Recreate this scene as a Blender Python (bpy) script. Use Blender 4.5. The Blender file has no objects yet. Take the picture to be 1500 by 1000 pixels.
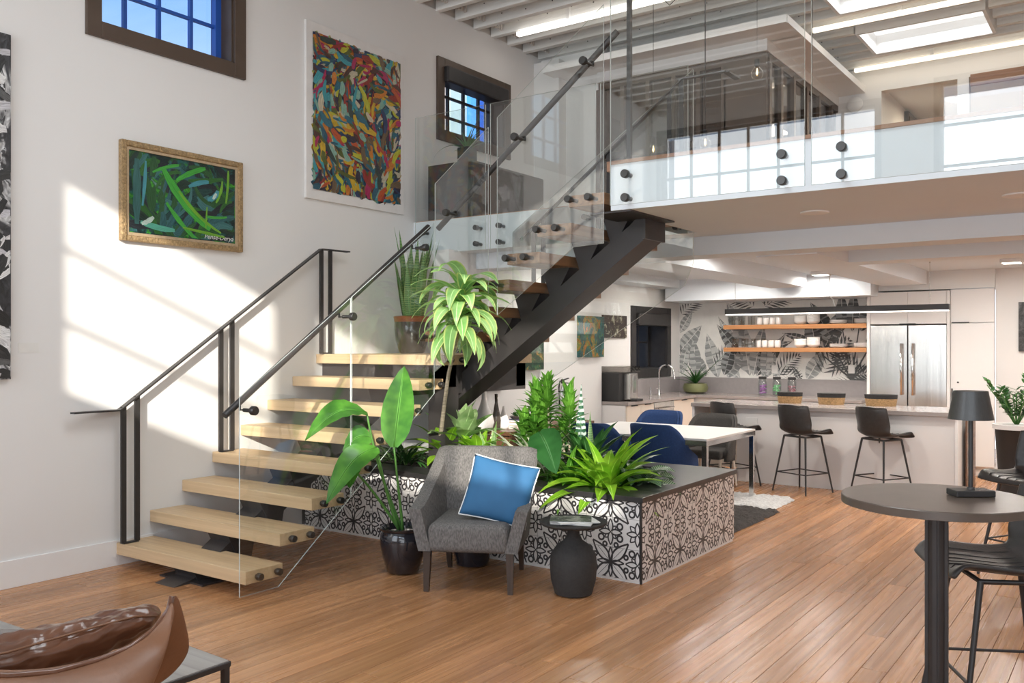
import bpy, bmesh, math, random
from mathutils import Vector, Matrix, Euler
R = math.radians; PI = math.pi
random.seed(7)
sc = bpy.context.scene; COL = sc.collection
# ------------------------------------------------------------------ camera
F, HZ, TH, EYE = 1305.0, 506.0, R(35.3), 1.65
cd = bpy.data.cameras.new('camera'); cam = bpy.data.objects.new('camera', cd); COL.objects.link(cam)
cd.sensor_width = 36; cd.lens = F / 1500 * 36; cd.shift_y = (HZ - 500) / 1500; cd.clip_start = .05
cam.location = (0, 0, EYE); cam.rotation_euler = (R(90), 0, TH); sc.camera = cam
FW = Vector((-math.sin(TH), math.cos(TH), 0)); RT = Vector((math.cos(TH), math.sin(TH), 0))
def P(px, py, x=None, y=None, z=None, d=None):
    """measured point: where the sight line of a photo pixel meets a real plane"""
    r = FW + RT * ((px - 750) / F) + Vector((0, 0, (HZ - py) / F))
    t = x / r.x if x is not None else y / r.y if y is not None else (z - EYE) / r.z if z is not None else d
    return Vector((0, 0, EYE)) + r * t
# ------------------------------------------------------------------ light
sc.view_settings.view_transform = 'Standard'; sc.view_settings.look = 'None'
sc.view_settings.gamma = 1; sc.view_settings.use_curve_mapping = False
sc.view_settings.exposure = -0.12
w = bpy.data.worlds.new('sky'); sc.world = w; w.use_nodes = True; nt = w.node_tree; nt.nodes.clear()
bg = nt.nodes.new('ShaderNodeBackground'); wo = nt.nodes.new('ShaderNodeOutputWorld')
tc = nt.nodes.new('ShaderNodeTexCoord'); sx = nt.nodes.new('ShaderNodeSeparateXYZ'); rp = nt.nodes.new('ShaderNodeValToRGB')
nt.links.new(tc.outputs['Generated'], sx.inputs[0]); nt.links.new(sx.outputs['Z'], rp.inputs[0])
rp.color_ramp.elements[0].position = 0.0; rp.color_ramp.elements[0].color = (.85, .92, 1, 1)
rp.color_ramp.elements[1].position = .75; rp.color_ramp.elements[1].color = (.05, .16, .42, 1)
e_ = rp.color_ramp.elements.new(.33); e_.color = (.20, .36, .62, 1)
nt.links.new(rp.outputs[0], bg.inputs[0]); bg.inputs[1].default_value = 2.0
nt.links.new(bg.outputs[0], wo.inputs[0])
sd = bpy.data.lights.new('sun', 'SUN'); so = bpy.data.objects.new('sun', sd); COL.objects.link(so)
sd.energy = 6.5; sd.angle = R(.7); sd.color = (1, .93, .82)
so.location = (8, -10, 8); so.rotation_euler = Vector((-.84, 1, -.43)).to_track_quat('-Z', 'Y').to_euler()
def area(name, loc, rot, sx_, sy_, power, col=(1, 1, 1), spread=None):
    l = bpy.data.lights.new(name, 'AREA'); l.shape = 'RECTANGLE'; l.size = sx_; l.size_y = sy_; l.energy = power; l.color = col
    if spread: l.spread = spread
    o = bpy.data.objects.new(name, l); COL.objects.link(o); o.location = loc; o.rotation_euler = rot; return o
WHITE = (.895, .955, 1)
# daylight standing in the street windows behind the photographer and in the skylights
area('street_daylight', (-4.5, -1.95, 2.9), (R(90), 0, 0), 3.1, 4.0, 170, WHITE)
area('street_daylight', (-1.25, -1.95, 4.2), (R(90), 0, 0), 1.8, 1.5, 50, WHITE)
area('street_daylight', (1.7, -1.95, 4.1), (R(90), 0, 0), 3.0, 1.7, 80, WHITE)
area('street_daylight', (.9, -1.95, 1.5), (R(90), 0, 0), 4.6, 2.5, 130, WHITE)
area('skylight_daylight', (-2.06, 11.24, 5.4), (0, 0, 0), 1.2, .8, 9, WHITE)
area('skylight_daylight', (-2.06, 9.6, 5.4), (0, 0, 0), 1.2, .8, 9, WHITE)
area('skylight_daylight', (-2.4, 3.2, 5.4), (0, 0, 0), 2.4, 1.4, 80, WHITE)
area('skylight_daylight', (1.6, 6.2, 5.4), (0, 0, 0), 1.6, 2.4, 50, WHITE)
# ------------------------------------------------------------------ materials
def nodes(name):
    m = bpy.data.materials.new(name); m.use_nodes = True
    return m, m.node_tree, m.node_tree.nodes['Principled BSDF']
def mat(name, col, rough=.5, metal=0, noise=.05, scale=8, bump=0, bscale=60, stretch=(1, 1, 1), spec=.5, coat=0, emit=0, sss=0, trans=0):
    m, t, b = nodes(name); N = t.nodes.new; L = t.links.new
    b.inputs['Roughness'].default_value = rough; b.inputs['Metallic'].default_value = metal
    b.inputs['Specular IOR Level'].default_value = spec; b.inputs['Coat Weight'].default_value = coat
    b.inputs['Transmission Weight'].default_value = trans
    tc = N('ShaderNodeTexCoord'); mp = N('ShaderNodeMapping'); mp.inputs['Scale'].default_value = stretch
    L(tc.outputs['Object'], mp.inputs[0])
    n = N('ShaderNodeTexNoise'); n.inputs['Scale'].default_value = scale; n.inputs['Detail'].default_value = 5
    L(mp.outputs[0], n.inputs['Vector'])
    mx = N('ShaderNodeMix'); mx.data_type = 'RGBA'
    mx.inputs[6].default_value = tuple(max(0, c * (1 - noise * 2)) for c in col) + (1,)
    mx.inputs[7].default_value = tuple(min(1, c * (1 + noise * 2)) for c in col) + (1,)
    L(n.outputs['Fac'], mx.inputs[0]); L(mx.outputs[2], b.inputs['Base Color'])
    if bump:
        n2 = N('ShaderNodeTexNoise'); n2.inputs['Scale'].default_value = bscale; n2.inputs['Detail'].default_value = 3
        L(mp.outputs[0], n2.inputs['Vector']); bp = N('ShaderNodeBump'); bp.inputs['Strength'].default_value = bump; bp.inputs['Distance'].default_value = .01
        L(n2.outputs['Fac'], bp.inputs['Height']); L(bp.outputs[0], b.inputs['Normal'])
    if emit:
        L(mx.outputs[2], b.inputs['Emission Color']); b.inputs['Emission Strength'].default_value = emit
    return m
def ramp(t, stops):
    r = t.nodes.new('ShaderNodeValToRGB'); e = r.color_ramp.elements
    while len(e) < len(stops): e.new(.5)
    for k, (p, c) in enumerate(stops): e[k].position = p; e[k].color = tuple(c) + (1,)
    return r
def wood(name, c1, c2, axis='Y', rough=.35, per=.0, grain=1.0, bump=.05, spec=.5):
    m, t, b = nodes(name); N = t.nodes.new; L = t.links.new
    tc = N('ShaderNodeTexCoord'); oi = N('ShaderNodeObjectInfo'); ad = N('ShaderNodeVectorMath'); ad.operation = 'ADD'
    sc_ = N('ShaderNodeVectorMath'); sc_.operation = 'SCALE'; L(oi.outputs['Location'], sc_.inputs[0]); sc_.inputs['Scale'].default_value = 3.7
    L(tc.outputs['Object'], ad.inputs[0]); L(sc_.outputs[0], ad.inputs[1])
    mp = N('ShaderNodeMapping'); s = {'X': (.35, 14, 14), 'Y': (14, .35, 14), 'Z': (14, 14, .35)}[axis]
    mp.inputs['Scale'].default_value = tuple(v * grain for v in s); L(ad.outputs[0], mp.inputs[0])
    n = N('ShaderNodeTexNoise'); n.inputs['Scale'].default_value = 2.2; n.inputs['Detail'].default_value = 7; n.inputs['Distortion'].default_value = .6
    L(mp.outputs[0], n.inputs['Vector']); r = ramp(t, [(.3, c2), (.7, c1)]); L(n.outputs['Fac'], r.inputs[0])
    hs = N('ShaderNodeHueSaturation'); L(r.outputs[0], hs.inputs['Color'])
    mr = N('ShaderNodeMapRange'); L(oi.outputs['Random'], mr.inputs[0]); mr.inputs[3].default_value = 1 - per; mr.inputs[4].default_value = 1 + per
    L(mr.outputs[0], hs.inputs['Value']); L(hs.outputs[0], b.inputs['Base Color'])
    b.inputs['Roughness'].default_value = rough; b.inputs['Specular IOR Level'].default_value = spec
    n3 = N('ShaderNodeTexNoise'); n3.inputs['Scale'].default_value = 1.6; L(mp.outputs[0], n3.inputs['Vector'])
    rr = N('ShaderNodeMapRange'); L(n3.outputs['Fac'], rr.inputs[0]); rr.inputs[3].default_value = rough * .7; rr.inputs[4].default_value = rough * 1.3
    L(rr.outputs[0], b.inputs['Roughness'])
    bp = N('ShaderNodeBump'); bp.inputs['Strength'].default_value = bump; bp.inputs['Distance'].default_value = .01
    L(n.outputs['Fac'], bp.inputs['Height']); L(bp.outputs[0], b.inputs['Normal'])
    return m
def glass(name, tint=(.97, .985, .98), ior=1.5, boost=1.0):
    m, t, b = nodes(name); t.nodes.remove(b); N = t.nodes.new; L = t.links.new
    out = t.nodes['Material Output']; tr = N('ShaderNodeBsdfTransparent'); tr.inputs[0].default_value = tint + (1,)
    gl = N('ShaderNodeBsdfGlossy'); gl.inputs['Roughness'].default_value = 0.0; gl.inputs[0].default_value = (1, 1, 1, 1)
    fr = N('ShaderNodeLayerWeight'); fr.inputs[0].default_value = .5; pw = N('ShaderNodeMath'); pw.operation = 'POWER'; L(fr.outputs['Facing'], pw.inputs[0]); pw.inputs[1].default_value = 5.0
    mu = N('ShaderNodeMath'); mu.operation = 'MULTIPLY_ADD'; mu.use_clamp = True
    L(pw.outputs[0], mu.inputs[0]); mu.inputs[1].default_value = .9; mu.inputs[2].default_value = .045 * boost
    mx = N('ShaderNodeMixShader'); L(mu.outputs[0], mx.inputs[0]); L(tr.outputs[0], mx.inputs[1]); L(gl.outputs[0], mx.inputs[2]); L(mx.outputs[0], out.inputs[0])
    return m
def leafmat(name, c1, c2, edge=None, band=None, rough=.35, tl=.35):
    """v across 0..1 (0.5 = midrib), u along"""
    m, t, b = nodes(name); N = t.nodes.new; L = t.links.new
    uv = N('ShaderNodeUVMap'); s = N('ShaderNodeSeparateXYZ'); L(uv.outputs[0], s.inputs[0])
    a = N('ShaderNodeMath'); a.operation = 'SUBTRACT'; L(s.outputs['Y'], a.inputs[0]); a.inputs[1].default_value = .5
    ab = N('ShaderNodeMath'); ab.operation = 'ABSOLUTE'; L(a.outputs[0], ab.inputs[0])
    oi = N('ShaderNodeObjectInfo'); tc = N('ShaderNodeTexCoord')
    n = N('ShaderNodeTexNoise'); n.inputs['Scale'].default_value = 9; L(tc.outputs['Object'], n.inputs['Vector'])
    base = N('ShaderNodeMix'); base.data_type = 'RGBA'; base.inputs[6].default_value = c1 + (1,); base.inputs[7].default_value = c2 + (1,)
    nr = N('ShaderNodeMapRange'); nr.inputs[1].default_value = .35; nr.inputs[2].default_value = .65; L(n.outputs['Fac'], nr.inputs[0]); L(nr.outputs[0], base.inputs[0])
    col = base.outputs[2]
    if band:
        wv = N('ShaderNodeTexWave'); wv.inputs['Scale'].default_value = band[1]; wv.inputs['Distortion'].default_value = 2.5; wv.inputs['Detail'].default_value = 2
        cb = N('ShaderNodeCombineXYZ'); L(s.outputs['X'], cb.inputs[0]); L(ab.outputs[0], cb.inputs[1]) ; L(cb.outputs[0], wv.inputs['Vector'])
        wr = N('ShaderNodeMapRange'); wr.inputs[1].default_value = .45; wr.inputs[2].default_value = .6; L(wv.outputs['Fac'], wr.inputs[0])
        m2 = N('ShaderNodeMix'); m2.data_type = 'RGBA'; L(wr.outputs[0], m2.inputs[0]); L(col, m2.inputs[6]); m2.inputs[7].default_value = band[0] + (1,); col = m2.outputs[2]
    if edge:
        er = N('ShaderNodeMapRange'); er.inputs[1].default_value = edge[1]; er.inputs[2].default_value = edge[1] + .06; L(ab.outputs[0], er.inputs[0])
        m3 = N('ShaderNodeMix'); m3.data_type = 'RGBA'; L(er.outputs[0], m3.inputs[0]); L(col, m3.inputs[6]); m3.inputs[7].default_value = edge[0] + (1,); col = m3.outputs[2]
    rb = N('ShaderNodeMapRange'); rb.inputs[1].default_value = .02; rb.inputs[2].default_value = .05; rb.inputs[3].default_value = 1; rb.inputs[4].default_value = 0; L(ab.outputs[0], rb.inputs[0])
    m4 = N('ShaderNodeMix'); m4.data_type = 'RGBA'; L(rb.outputs[0], m4.inputs[0]); L(col, m4.inputs[6]); m4.inputs[7].default_value = tuple(min(1, c * 1.5 + .05) for c in c2) + (1,)
    L(m4.outputs[2], b.inputs['Base Color']); b.inputs['Roughness'].default_value = rough
    tb = N('ShaderNodeBsdfTranslucent'); L(m4.outputs[2], tb.inputs[0]); mx = N('ShaderNodeMixShader'); mx.inputs[0].default_value = tl
    L(b.outputs[0], mx.inputs[1]); L(tb.outputs[0], mx.inputs[2]); L(mx.outputs[0], t.nodes['Material Output'].inputs[0])
    return m
def painting(name, stops, scale=3, dist=2.2, seed=0, stretch=(1, 1, 1), rough=.45, swirl=3.2, vor=.3):
    m, t, b = nodes(name); N = t.nodes.new; L = t.links.new
    tc = N('ShaderNodeTexCoord'); mp = N('ShaderNodeMapping'); mp.inputs['Location'].default_value = (seed, seed * 1.7, seed * .3); mp.inputs['Scale'].default_value = stretch
    L(tc.outputs['Object'], mp.inputs[0])
    n = N('ShaderNodeTexNoise'); n.inputs['Scale'].default_value = scale; n.inputs['Detail'].default_value = 3; n.inputs['Distortion'].default_value = dist
    L(mp.outputs[0], n.inputs['Vector'])
    v = N('ShaderNodeTexVoronoi'); v.inputs['Scale'].default_value = scale * 3.2; ad = N('ShaderNodeVectorMath'); ad.operation = 'ADD'
    sc2 = N('ShaderNodeVectorMath'); sc2.operation = 'SCALE'; sc2.inputs['Scale'].default_value = .45; L(n.outputs['Color'], sc2.inputs[0])
    L(mp.outputs[0], ad.inputs[0]); L(sc2.outputs[0], ad.inputs[1]); L(ad.outputs[0], v.inputs['Vector'])
    sp = N('ShaderNodeSeparateXYZ'); L(v.outputs['Color'], sp.inputs[0])
    s1 = N('ShaderNodeMath'); s1.operation = 'MULTIPLY'; L(n.outputs['Fac'], s1.inputs[0]); s1.inputs[1].default_value = swirl
    s2 = N('ShaderNodeMath'); s2.operation = 'PINGPONG'; L(s1.outputs[0], s2.inputs[0]); s2.inputs[1].default_value = 1.0
    mxx = N('ShaderNodeMix'); mxx.inputs[0].default_value = vor; L(s2.outputs[0], mxx.inputs[2]); L(sp.outputs[0], mxx.inputs[3])
    r = ramp(t, stops); L(mxx.outputs[0], r.inputs[0])
    n4 = N('ShaderNodeTexNoise'); n4.inputs['Scale'].default_value = scale * 5; n4.inputs['Detail'].default_value = 4; n4.inputs['Distortion'].default_value = 3
    L(mp.outputs[0], n4.inputs['Vector']); hs = N('ShaderNodeHueSaturation'); L(r.outputs[0], hs.inputs['Color'])
    mr = N('ShaderNodeMapRange'); L(n4.outputs['Fac'], mr.inputs[0]); mr.inputs[1].default_value = .3; mr.inputs[2].default_value = .7; mr.inputs[3].default_value = .35; mr.inputs[4].default_value = 1.15; L(mr.outputs[0], hs.inputs['Value'])
    L(hs.outputs[0], b.inputs['Base Color']); b.inputs['Roughness'].default_value = rough
    bp = N('ShaderNodeBump'); bp.inputs['Strength'].default_value = .4; bp.inputs['Distance'].default_value = .01; L(n4.outputs['Fac'], bp.inputs['Height']); L(bp.outputs[0], b.inputs['Normal'])
    return m
def tilemat():
    m, t, b = nodes('patterned_tile'); N = t.nodes.new; L = t.links.new
    def mth(op, a, c=None, clamp=False):
        n = N('ShaderNodeMath'); n.operation = op; n.use_clamp = clamp
        for k, v in enumerate((a, c)):
            if v is None: continue
            if isinstance(v, (int, float)): n.inputs[k].default_value = v
            else: L(v, n.inputs[k])
        return n.outputs[0]
    uv = N('ShaderNodeUVMap'); s = N('ShaderNodeSeparateXYZ'); L(uv.outputs[0], s.inputs[0])
    u = mth('ABSOLUTE', mth('SUBTRACT', mth('FRACT', s.outputs['X']), .5)); v = mth('ABSOLUTE', mth('SUBTRACT', mth('FRACT', s.outputs['Y']), .5))
    def lens(along, across, s0, Ln, wd, lw):
        q = mth('DIVIDE', mth('SUBTRACT', along, s0), Ln)
        inside = mth('MULTIPLY', mth('GREATER_THAN', q, 0.0), mth('LESS_THAN', q, 1.0))
        prof = mth('MULTIPLY', mth('SINE', mth('MULTIPLY', mth('POWER', mth('MAXIMUM', q, 0.0001), .8), PI)), wd)
        dd = mth('SUBTRACT', mth('ABSOLUTE', across), prof)          # <0 inside
        line = mth('MULTIPLY', mth('LESS_THAN', mth('ABSOLUTE', dd), lw), inside)
        fill = mth('MULTIPLY', mth('LESS_THAN', dd, 0.0), inside)
        return line, fill
    A = mth('MAXIMUM', u, v); B = mth('MINIMUM', u, v)
    dg = mth('MULTIPLY', mth('ADD', A, B), .7071); dc = mth('MULTIPLY', mth('SUBTRACT', A, B), .7071)
    LW = .016
    l1, f1 = lens(dg, dc, .015, .46, .085, LW)                       # four long diagonal petals
    l2, f2 = lens(A, B, .015, .24, .035, LW * .8)                    # slim petals on the axes
    cu = mth('SUBTRACT', .5, u); cv = mth('SUBTRACT', .5, v); CA = mth('MAXIMUM', cu, cv); CB = mth('MINIMUM', cu, cv)
    l3, f3 = lens(CA, CB, .0, .20, .042, LW * .8)                    # small flower on the corners
    cdg = mth('MULTIPLY', mth('ADD', CA, CB), .7071); cdc = mth('MULTIPLY', mth('SUBTRACT', CA, CB), .7071)
    l6, f6 = lens(cdg, cdc, .0, .19, .05, LW * .8)
    ea = mth('SUBTRACT', .5, A); EA = mth('MAXIMUM', ea, B); EB = mth('MINIMUM', ea, B)
    l4, f4 = lens(EA, EB, .0, .22, .045, LW * .8)                    # star on the edge middles
    edg = mth('MULTIPLY', mth('ADD', EA, EB), .7071); edc = mth('MULTIPLY', mth('SUBTRACT', EA, EB), .7071)
    l5, f5 = lens(edg, edc, .0, .15, .04, LW * .8)
    def ring(a, c, ca, cc, r, lw):
        d = mth('SQRT', mth('ADD', mth('POWER', mth('SUBTRACT', a, ca), 2.0), mth('POWER', mth('SUBTRACT', c, cc), 2.0)))
        return mth('LESS_THAN', mth('ABSOLUTE', mth('SUBTRACT', d, r)), lw)
    r1 = ring(A, B, .40, .175, .05, LW); r2 = ring(A, B, .29, .105, .035, LW); r3 = ring(A, B, .47, .26, .05, LW * .9)
    vein = mth('MULTIPLY', mth('LESS_THAN', dc, .004), mth('LESS_THAN', dg, .34))
    fl = f1
    for q in (f2, f3, f4, f5, f6): fl = mth('MAXIMUM', fl, q)
    notf = mth('SUBTRACT', 1.0, fl)
    k = mth('MULTIPLY', mth('MAXIMUM', r1, r2), notf)
    wedge = mth('MULTIPLY', notf, mth('LESS_THAN', A, .15)); wedge2 = mth('MULTIPLY', notf, mth('MAXIMUM', mth('LESS_THAN', EA, .075), mth('LESS_THAN', CA, .07)))
    for q in (l1, l2, l3, l4, mth('MULTIPLY', l5, mth('SUBTRACT', 1.0, f4)), mth('MULTIPLY', l6, mth('SUBTRACT', 1.0, f3)), vein, wedge, wedge2): k = mth('MAXIMUM', k, q)
    mx = N('ShaderNodeMix'); mx.data_type = 'RGBA'; L(k, mx.inputs[0]); mx.inputs[6].default_value = (.80, .78, .77, 1); mx.inputs[7].default_value = (.045, .042, .045, 1)
    L(mx.outputs[2], b.inputs['Base Color']); b.inputs['Roughness'].default_value = .28
    return m
M = dict(
 wall=mat('wall_paint', (.80, .79, .775), .75, noise=.012, scale=1.2, bump=.03, bscale=90),
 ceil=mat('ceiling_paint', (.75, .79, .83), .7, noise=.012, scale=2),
 trimw=mat('white_trim', (.84, .83, .82), .45, noise=.01),
 joist=mat('whitewashed_joist', (.83, .81, .78), .7, noise=.12, scale=3, bump=.4, bscale=14, stretch=(.3, 3, 3)),
 deck=mat('whitewashed_deck', (.66, .62, .58), .8, noise=.18, scale=4, stretch=(3, .3, 1), bump=.3, bscale=20),
 black=mat('black_steel', (.045, .042, .042), .42, .3, noise=.12, scale=12),
 bronze=mat('dark_bronze_frame', (.10, .070, .052), .45, .25, noise=.12, scale=5),
 beam=mat('stair_steel', (.055, .05, .05), .48, .3, noise=.15, scale=3),
 knob=mat('standoff_metal', (.07, .068, .066), .3, .7, noise=.05),
 chrome=mat('polished_chrome', (.8, .8, .8), .12, 1, noise=.02),
 steel=mat('brushed_steel', (.66, .65, .63), .26, .95, noise=.12, scale=3, stretch=(9, 9, .25)),
 glass=glass('clear_glass', boost=1.5), pane=glass('window_pane', (.96, .98, 1), boost=.8),
 tint=glass('tinted_office_glass', (.50, .48, .46), boost=1.3),
 gedge=mat('glass_edge', (.62, .68, .66), .25, noise=.02),
 floor=wood('fir_plank', (.56, .285, .132), (.34, .155, .066), 'Y', .27, .17, 1.0, .03, .4),
 sub=mat('subfloor', (.09, .045, .02), .9),
 oak=wood('oak_tread', (.76, .56, .34), (.60, .42, .24), 'X', .45, .05),
 oak_shaded=wood('shade_toned_oak', (.36, .20, .10), (.20, .10, .05), 'Y', .4, .05),  # oak of the upper flight, its shade put into the colour
 shelfw=wood('orange_fir_shelf', (.58, .27, .10), (.42, .18, .065), 'X', .45, .04),
 capw=wood('cap_rail_wood', (.36, .20, .12), (.25, .13, .08), 'X', .45),
 dwood=wood('dark_furniture_wood', (.19, .095, .05), (.10, .05, .028), 'Y', .35),
 leg=wood('espresso_leg', (.075, .05, .038), (.035, .024, .018), 'Z', .35),
 gwood=wood('grey_ash_top', (.36, .34, .32), (.22, .205, .19), 'X', .5),
 slab=mat('black_stone_slab', (.032, .031, .031), .3, noise=.25, scale=9),
 soil=mat('potting_soil', (.03, .02, .014), .95, noise=.4, scale=40, bump=1, bscale=60),
 counter=mat('grey_quartz', (.33, .29, .275), .22, noise=.06, scale=30),
 splash=mat('grey_backsplash', (.30, .275, .275), .3, noise=.05, scale=20),
 cab=mat('white_cabinet', (.80, .78, .765), .3, noise=.008),
 birch=mat('pale_birch_door', (.78, .68, .58), .4, noise=.04, scale=3, stretch=(1, 1, .3)),
 fabric=mat('grey_tweed', (.15, .142, .136), .9, noise=.5, scale=120, bump=.5, bscale=220, stretch=(1, 1, .35)),
 fabric_d=mat('charcoal_fabric', (.075, .07, .066), .9, noise=.25, scale=90, bump=.3, bscale=200),
 blue=mat('blue_velvet', (.03, .135, .29), .75, noise=.12, scale=6),
 white_cloth=mat('white_piping', (.8, .8, .78), .8),
 navy=mat('navy_fabric', (.025, .065, .19), .85, noise=.15, scale=60, bump=.2, bscale=200),
 lgrey=mat('pale_grey_shell', (.36, .38, .43), .8, noise=.1, scale=60),
 leather=mat('brown_leather', (.14, .055, .027), .3, noise=.3, scale=5, bump=1, bscale=9, coat=.3),
 leather2=mat('tan_leather_shell', (.20, .088, .042), .42, noise=.22, scale=4, bump=.08, bscale=60),
 bleather=mat('black_leather', (.04, .037, .036), .38, noise=.2, scale=30, bump=.15, bscale=160),
 blackm=mat('matte_black', (.03, .029, .029), .6, noise=.1), tabletop=mat('dark_laminate', (.10, .076, .060), .30, noise=.12, scale=12),
 clay=mat('charcoal_clay', (.035, .033, .032), .8, noise=.2, scale=50, bump=.3, bscale=120),
 glaze=mat('black_glaze', (.018, .018, .024), .12, noise=.2, coat=.6),
 glazeb=mat('brown_glaze', (.06, .05, .04), .15, noise=.5, scale=5, coat=.5), terra=mat('rust_rim', (.27, .085, .03), .35, noise=.2),
 lamp=mat('lamp_shade_metal', (.075, .074, .072), .36, .6, noise=.1, stretch=(30, 30, .3)),
 white=mat('white_ceramic', (.83, .81, .79), .25, noise=.01), plastic=mat('white_plastic', (.8, .79, .77), .4, noise=.01),
 led=mat('led_diffuser', (1, .86, .70), .5, noise=0, emit=2.4), ledw=mat('led_diffuser_white', (1, .95, .88), .5, noise=0, emit=3.5),
 sky=mat('skylight_diffuser', (1, 1, 1), .5, noise=0, emit=1.05), spot=mat('downlight_lens', (1, .93, .82), .5, noise=0, emit=8),
 bulb=glass('bulb_glass', (.92, .88, .8), boost=1.5), fil=mat('bulb_filament', (1, .75, .4), .5, noise=0, emit=6),
 gold=mat('gilt_frame', (.42, .29, .15), .4, .55, noise=.45, scale=70, bump=1, bscale=130), goldw=mat('gilt_inner', (.55, .42, .27), .4, .4, noise=.15, scale=40),
 canvas=mat('white_canvas', (.78, .76, .74), .8), paper=mat('white_paper', (.78, .77, .74), .6),
 basket=mat('woven_seagrass', (.42, .26, .12), .85, noise=.4, scale=60, bump=1, bscale=140), bbasket=mat('black_woven_band', (.025, .023, .022), .8, noise=.3, scale=60, bump=1, bscale=140),
 rug_w=mat('cream_shag', (.74, .73, .71), .95, noise=.2, scale=40, bump=1, bscale=80), rug_d=mat('charcoal_shag', (.07, .062, .058), .95, noise=.4, scale=60, bump=1, bscale=90),
 b_blue=mat('blue_siding', (.09, .36, .95), .6, noise=.1, scale=2), b_cream=mat('cream_stucco', (.66, .56, .52), .8, noise=.05), b_mint=mat('pale_green_siding', (.46, .58, .56), .8, noise=.05),
 skyblue=mat('skylit_bar_batten_blue', (.02, .10, .46), .4), trunk=mat('ringed_trunk', (.42, .36, .27), .8, noise=.4, scale=14, bump=1, bscale=30, stretch=(1, 1, 6)),  # sky light on the window bars put into the blue; siding battens share it
 stem=mat('green_stem', (.09, .24, .05), .5, noise=.2), tile=tilemat(), candy1=mat('purple_wrapper', (.40, .12, .45), .3, noise=.6, scale=60), candy2=mat('green_wrapper', (.12, .5, .16), .3, noise=.6, scale=60), candy3=mat('red_wrapper', (.45, .16, .2), .3, noise=.7, scale=60),
 jar=glass('jar_glass', (.9, .92, .92), boost=1.4), olive=mat('olive_pot_glaze', (.16, .17, .075), .35, noise=.2),
 ink1=mat('mural_ink_dark', (.10, .105, .105), .8, noise=.5, scale=5, stretch=(1, 1, 6)), ink2=mat('mural_ink_mid', (.30, .31, .31), .8, noise=.35, scale=5, stretch=(1, 1, 6)), ink3=mat('mural_ink_pale', (.52, .53, .52), .8, noise=.2, scale=5, stretch=(1, 1, 6)),
)
G = (.06, .22, .035)
LF = dict(
 bird=leafmat('banana_leaf', (.05, .19, .025), (.11, .33, .04), rough=.28, tl=.3),
 birdd=leafmat('dark_banana_leaf', (.018, .085, .02), (.03, .12, .03), rough=.3, tl=.15),
 corn=leafmat('corn_plant_leaf', (.24, .50, .15), (.42, .66, .28), edge=((.62, .72, .26), .36), rough=.35, tl=.4),
 snake=leafmat('snake_leaf', (.05, .15, .04), (.10, .25, .06), edge=((.24, .33, .09), .42), band=((.20, .33, .11), 9), rough=.4, tl=.15),
 zebra=leafmat('zebra_leaf', (.02, .09, .045), (.03, .12, .06), band=((.62, .72, .66), 5), rough=.4, tl=.1),
 lime=leafmat('lime_leaf', (.18, .45, .02), (.36, .64, .05), rough=.28, tl=.4),
 pale=leafmat('pale_leaf', (.26, .45, .16), (.42, .58, .28), rough=.35, tl=.4),
 white=leafmat('cream_strap_leaf', (.62, .66, .48), (.75, .74, .62), rough=.4, tl=.35),
 dark=leafmat('dark_leaf', (.02, .085, .02), (.05, .17, .035), rough=.3, tl=.2),
 song=leafmat('pleated_leaf', (.07, .24, .025), (.20, .46, .06), rough=.3, tl=.3),
 cala=leafmat('striped_calathea', (.03, .12, .04), (.05, .17, .05), band=((.40, .52, .34), 7), rough=.35, tl=.2),
 aloe=leafmat('aloe_leaf', (.16, .27, .13), (.24, .36, .20), rough=.5, tl=.1),
)
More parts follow.
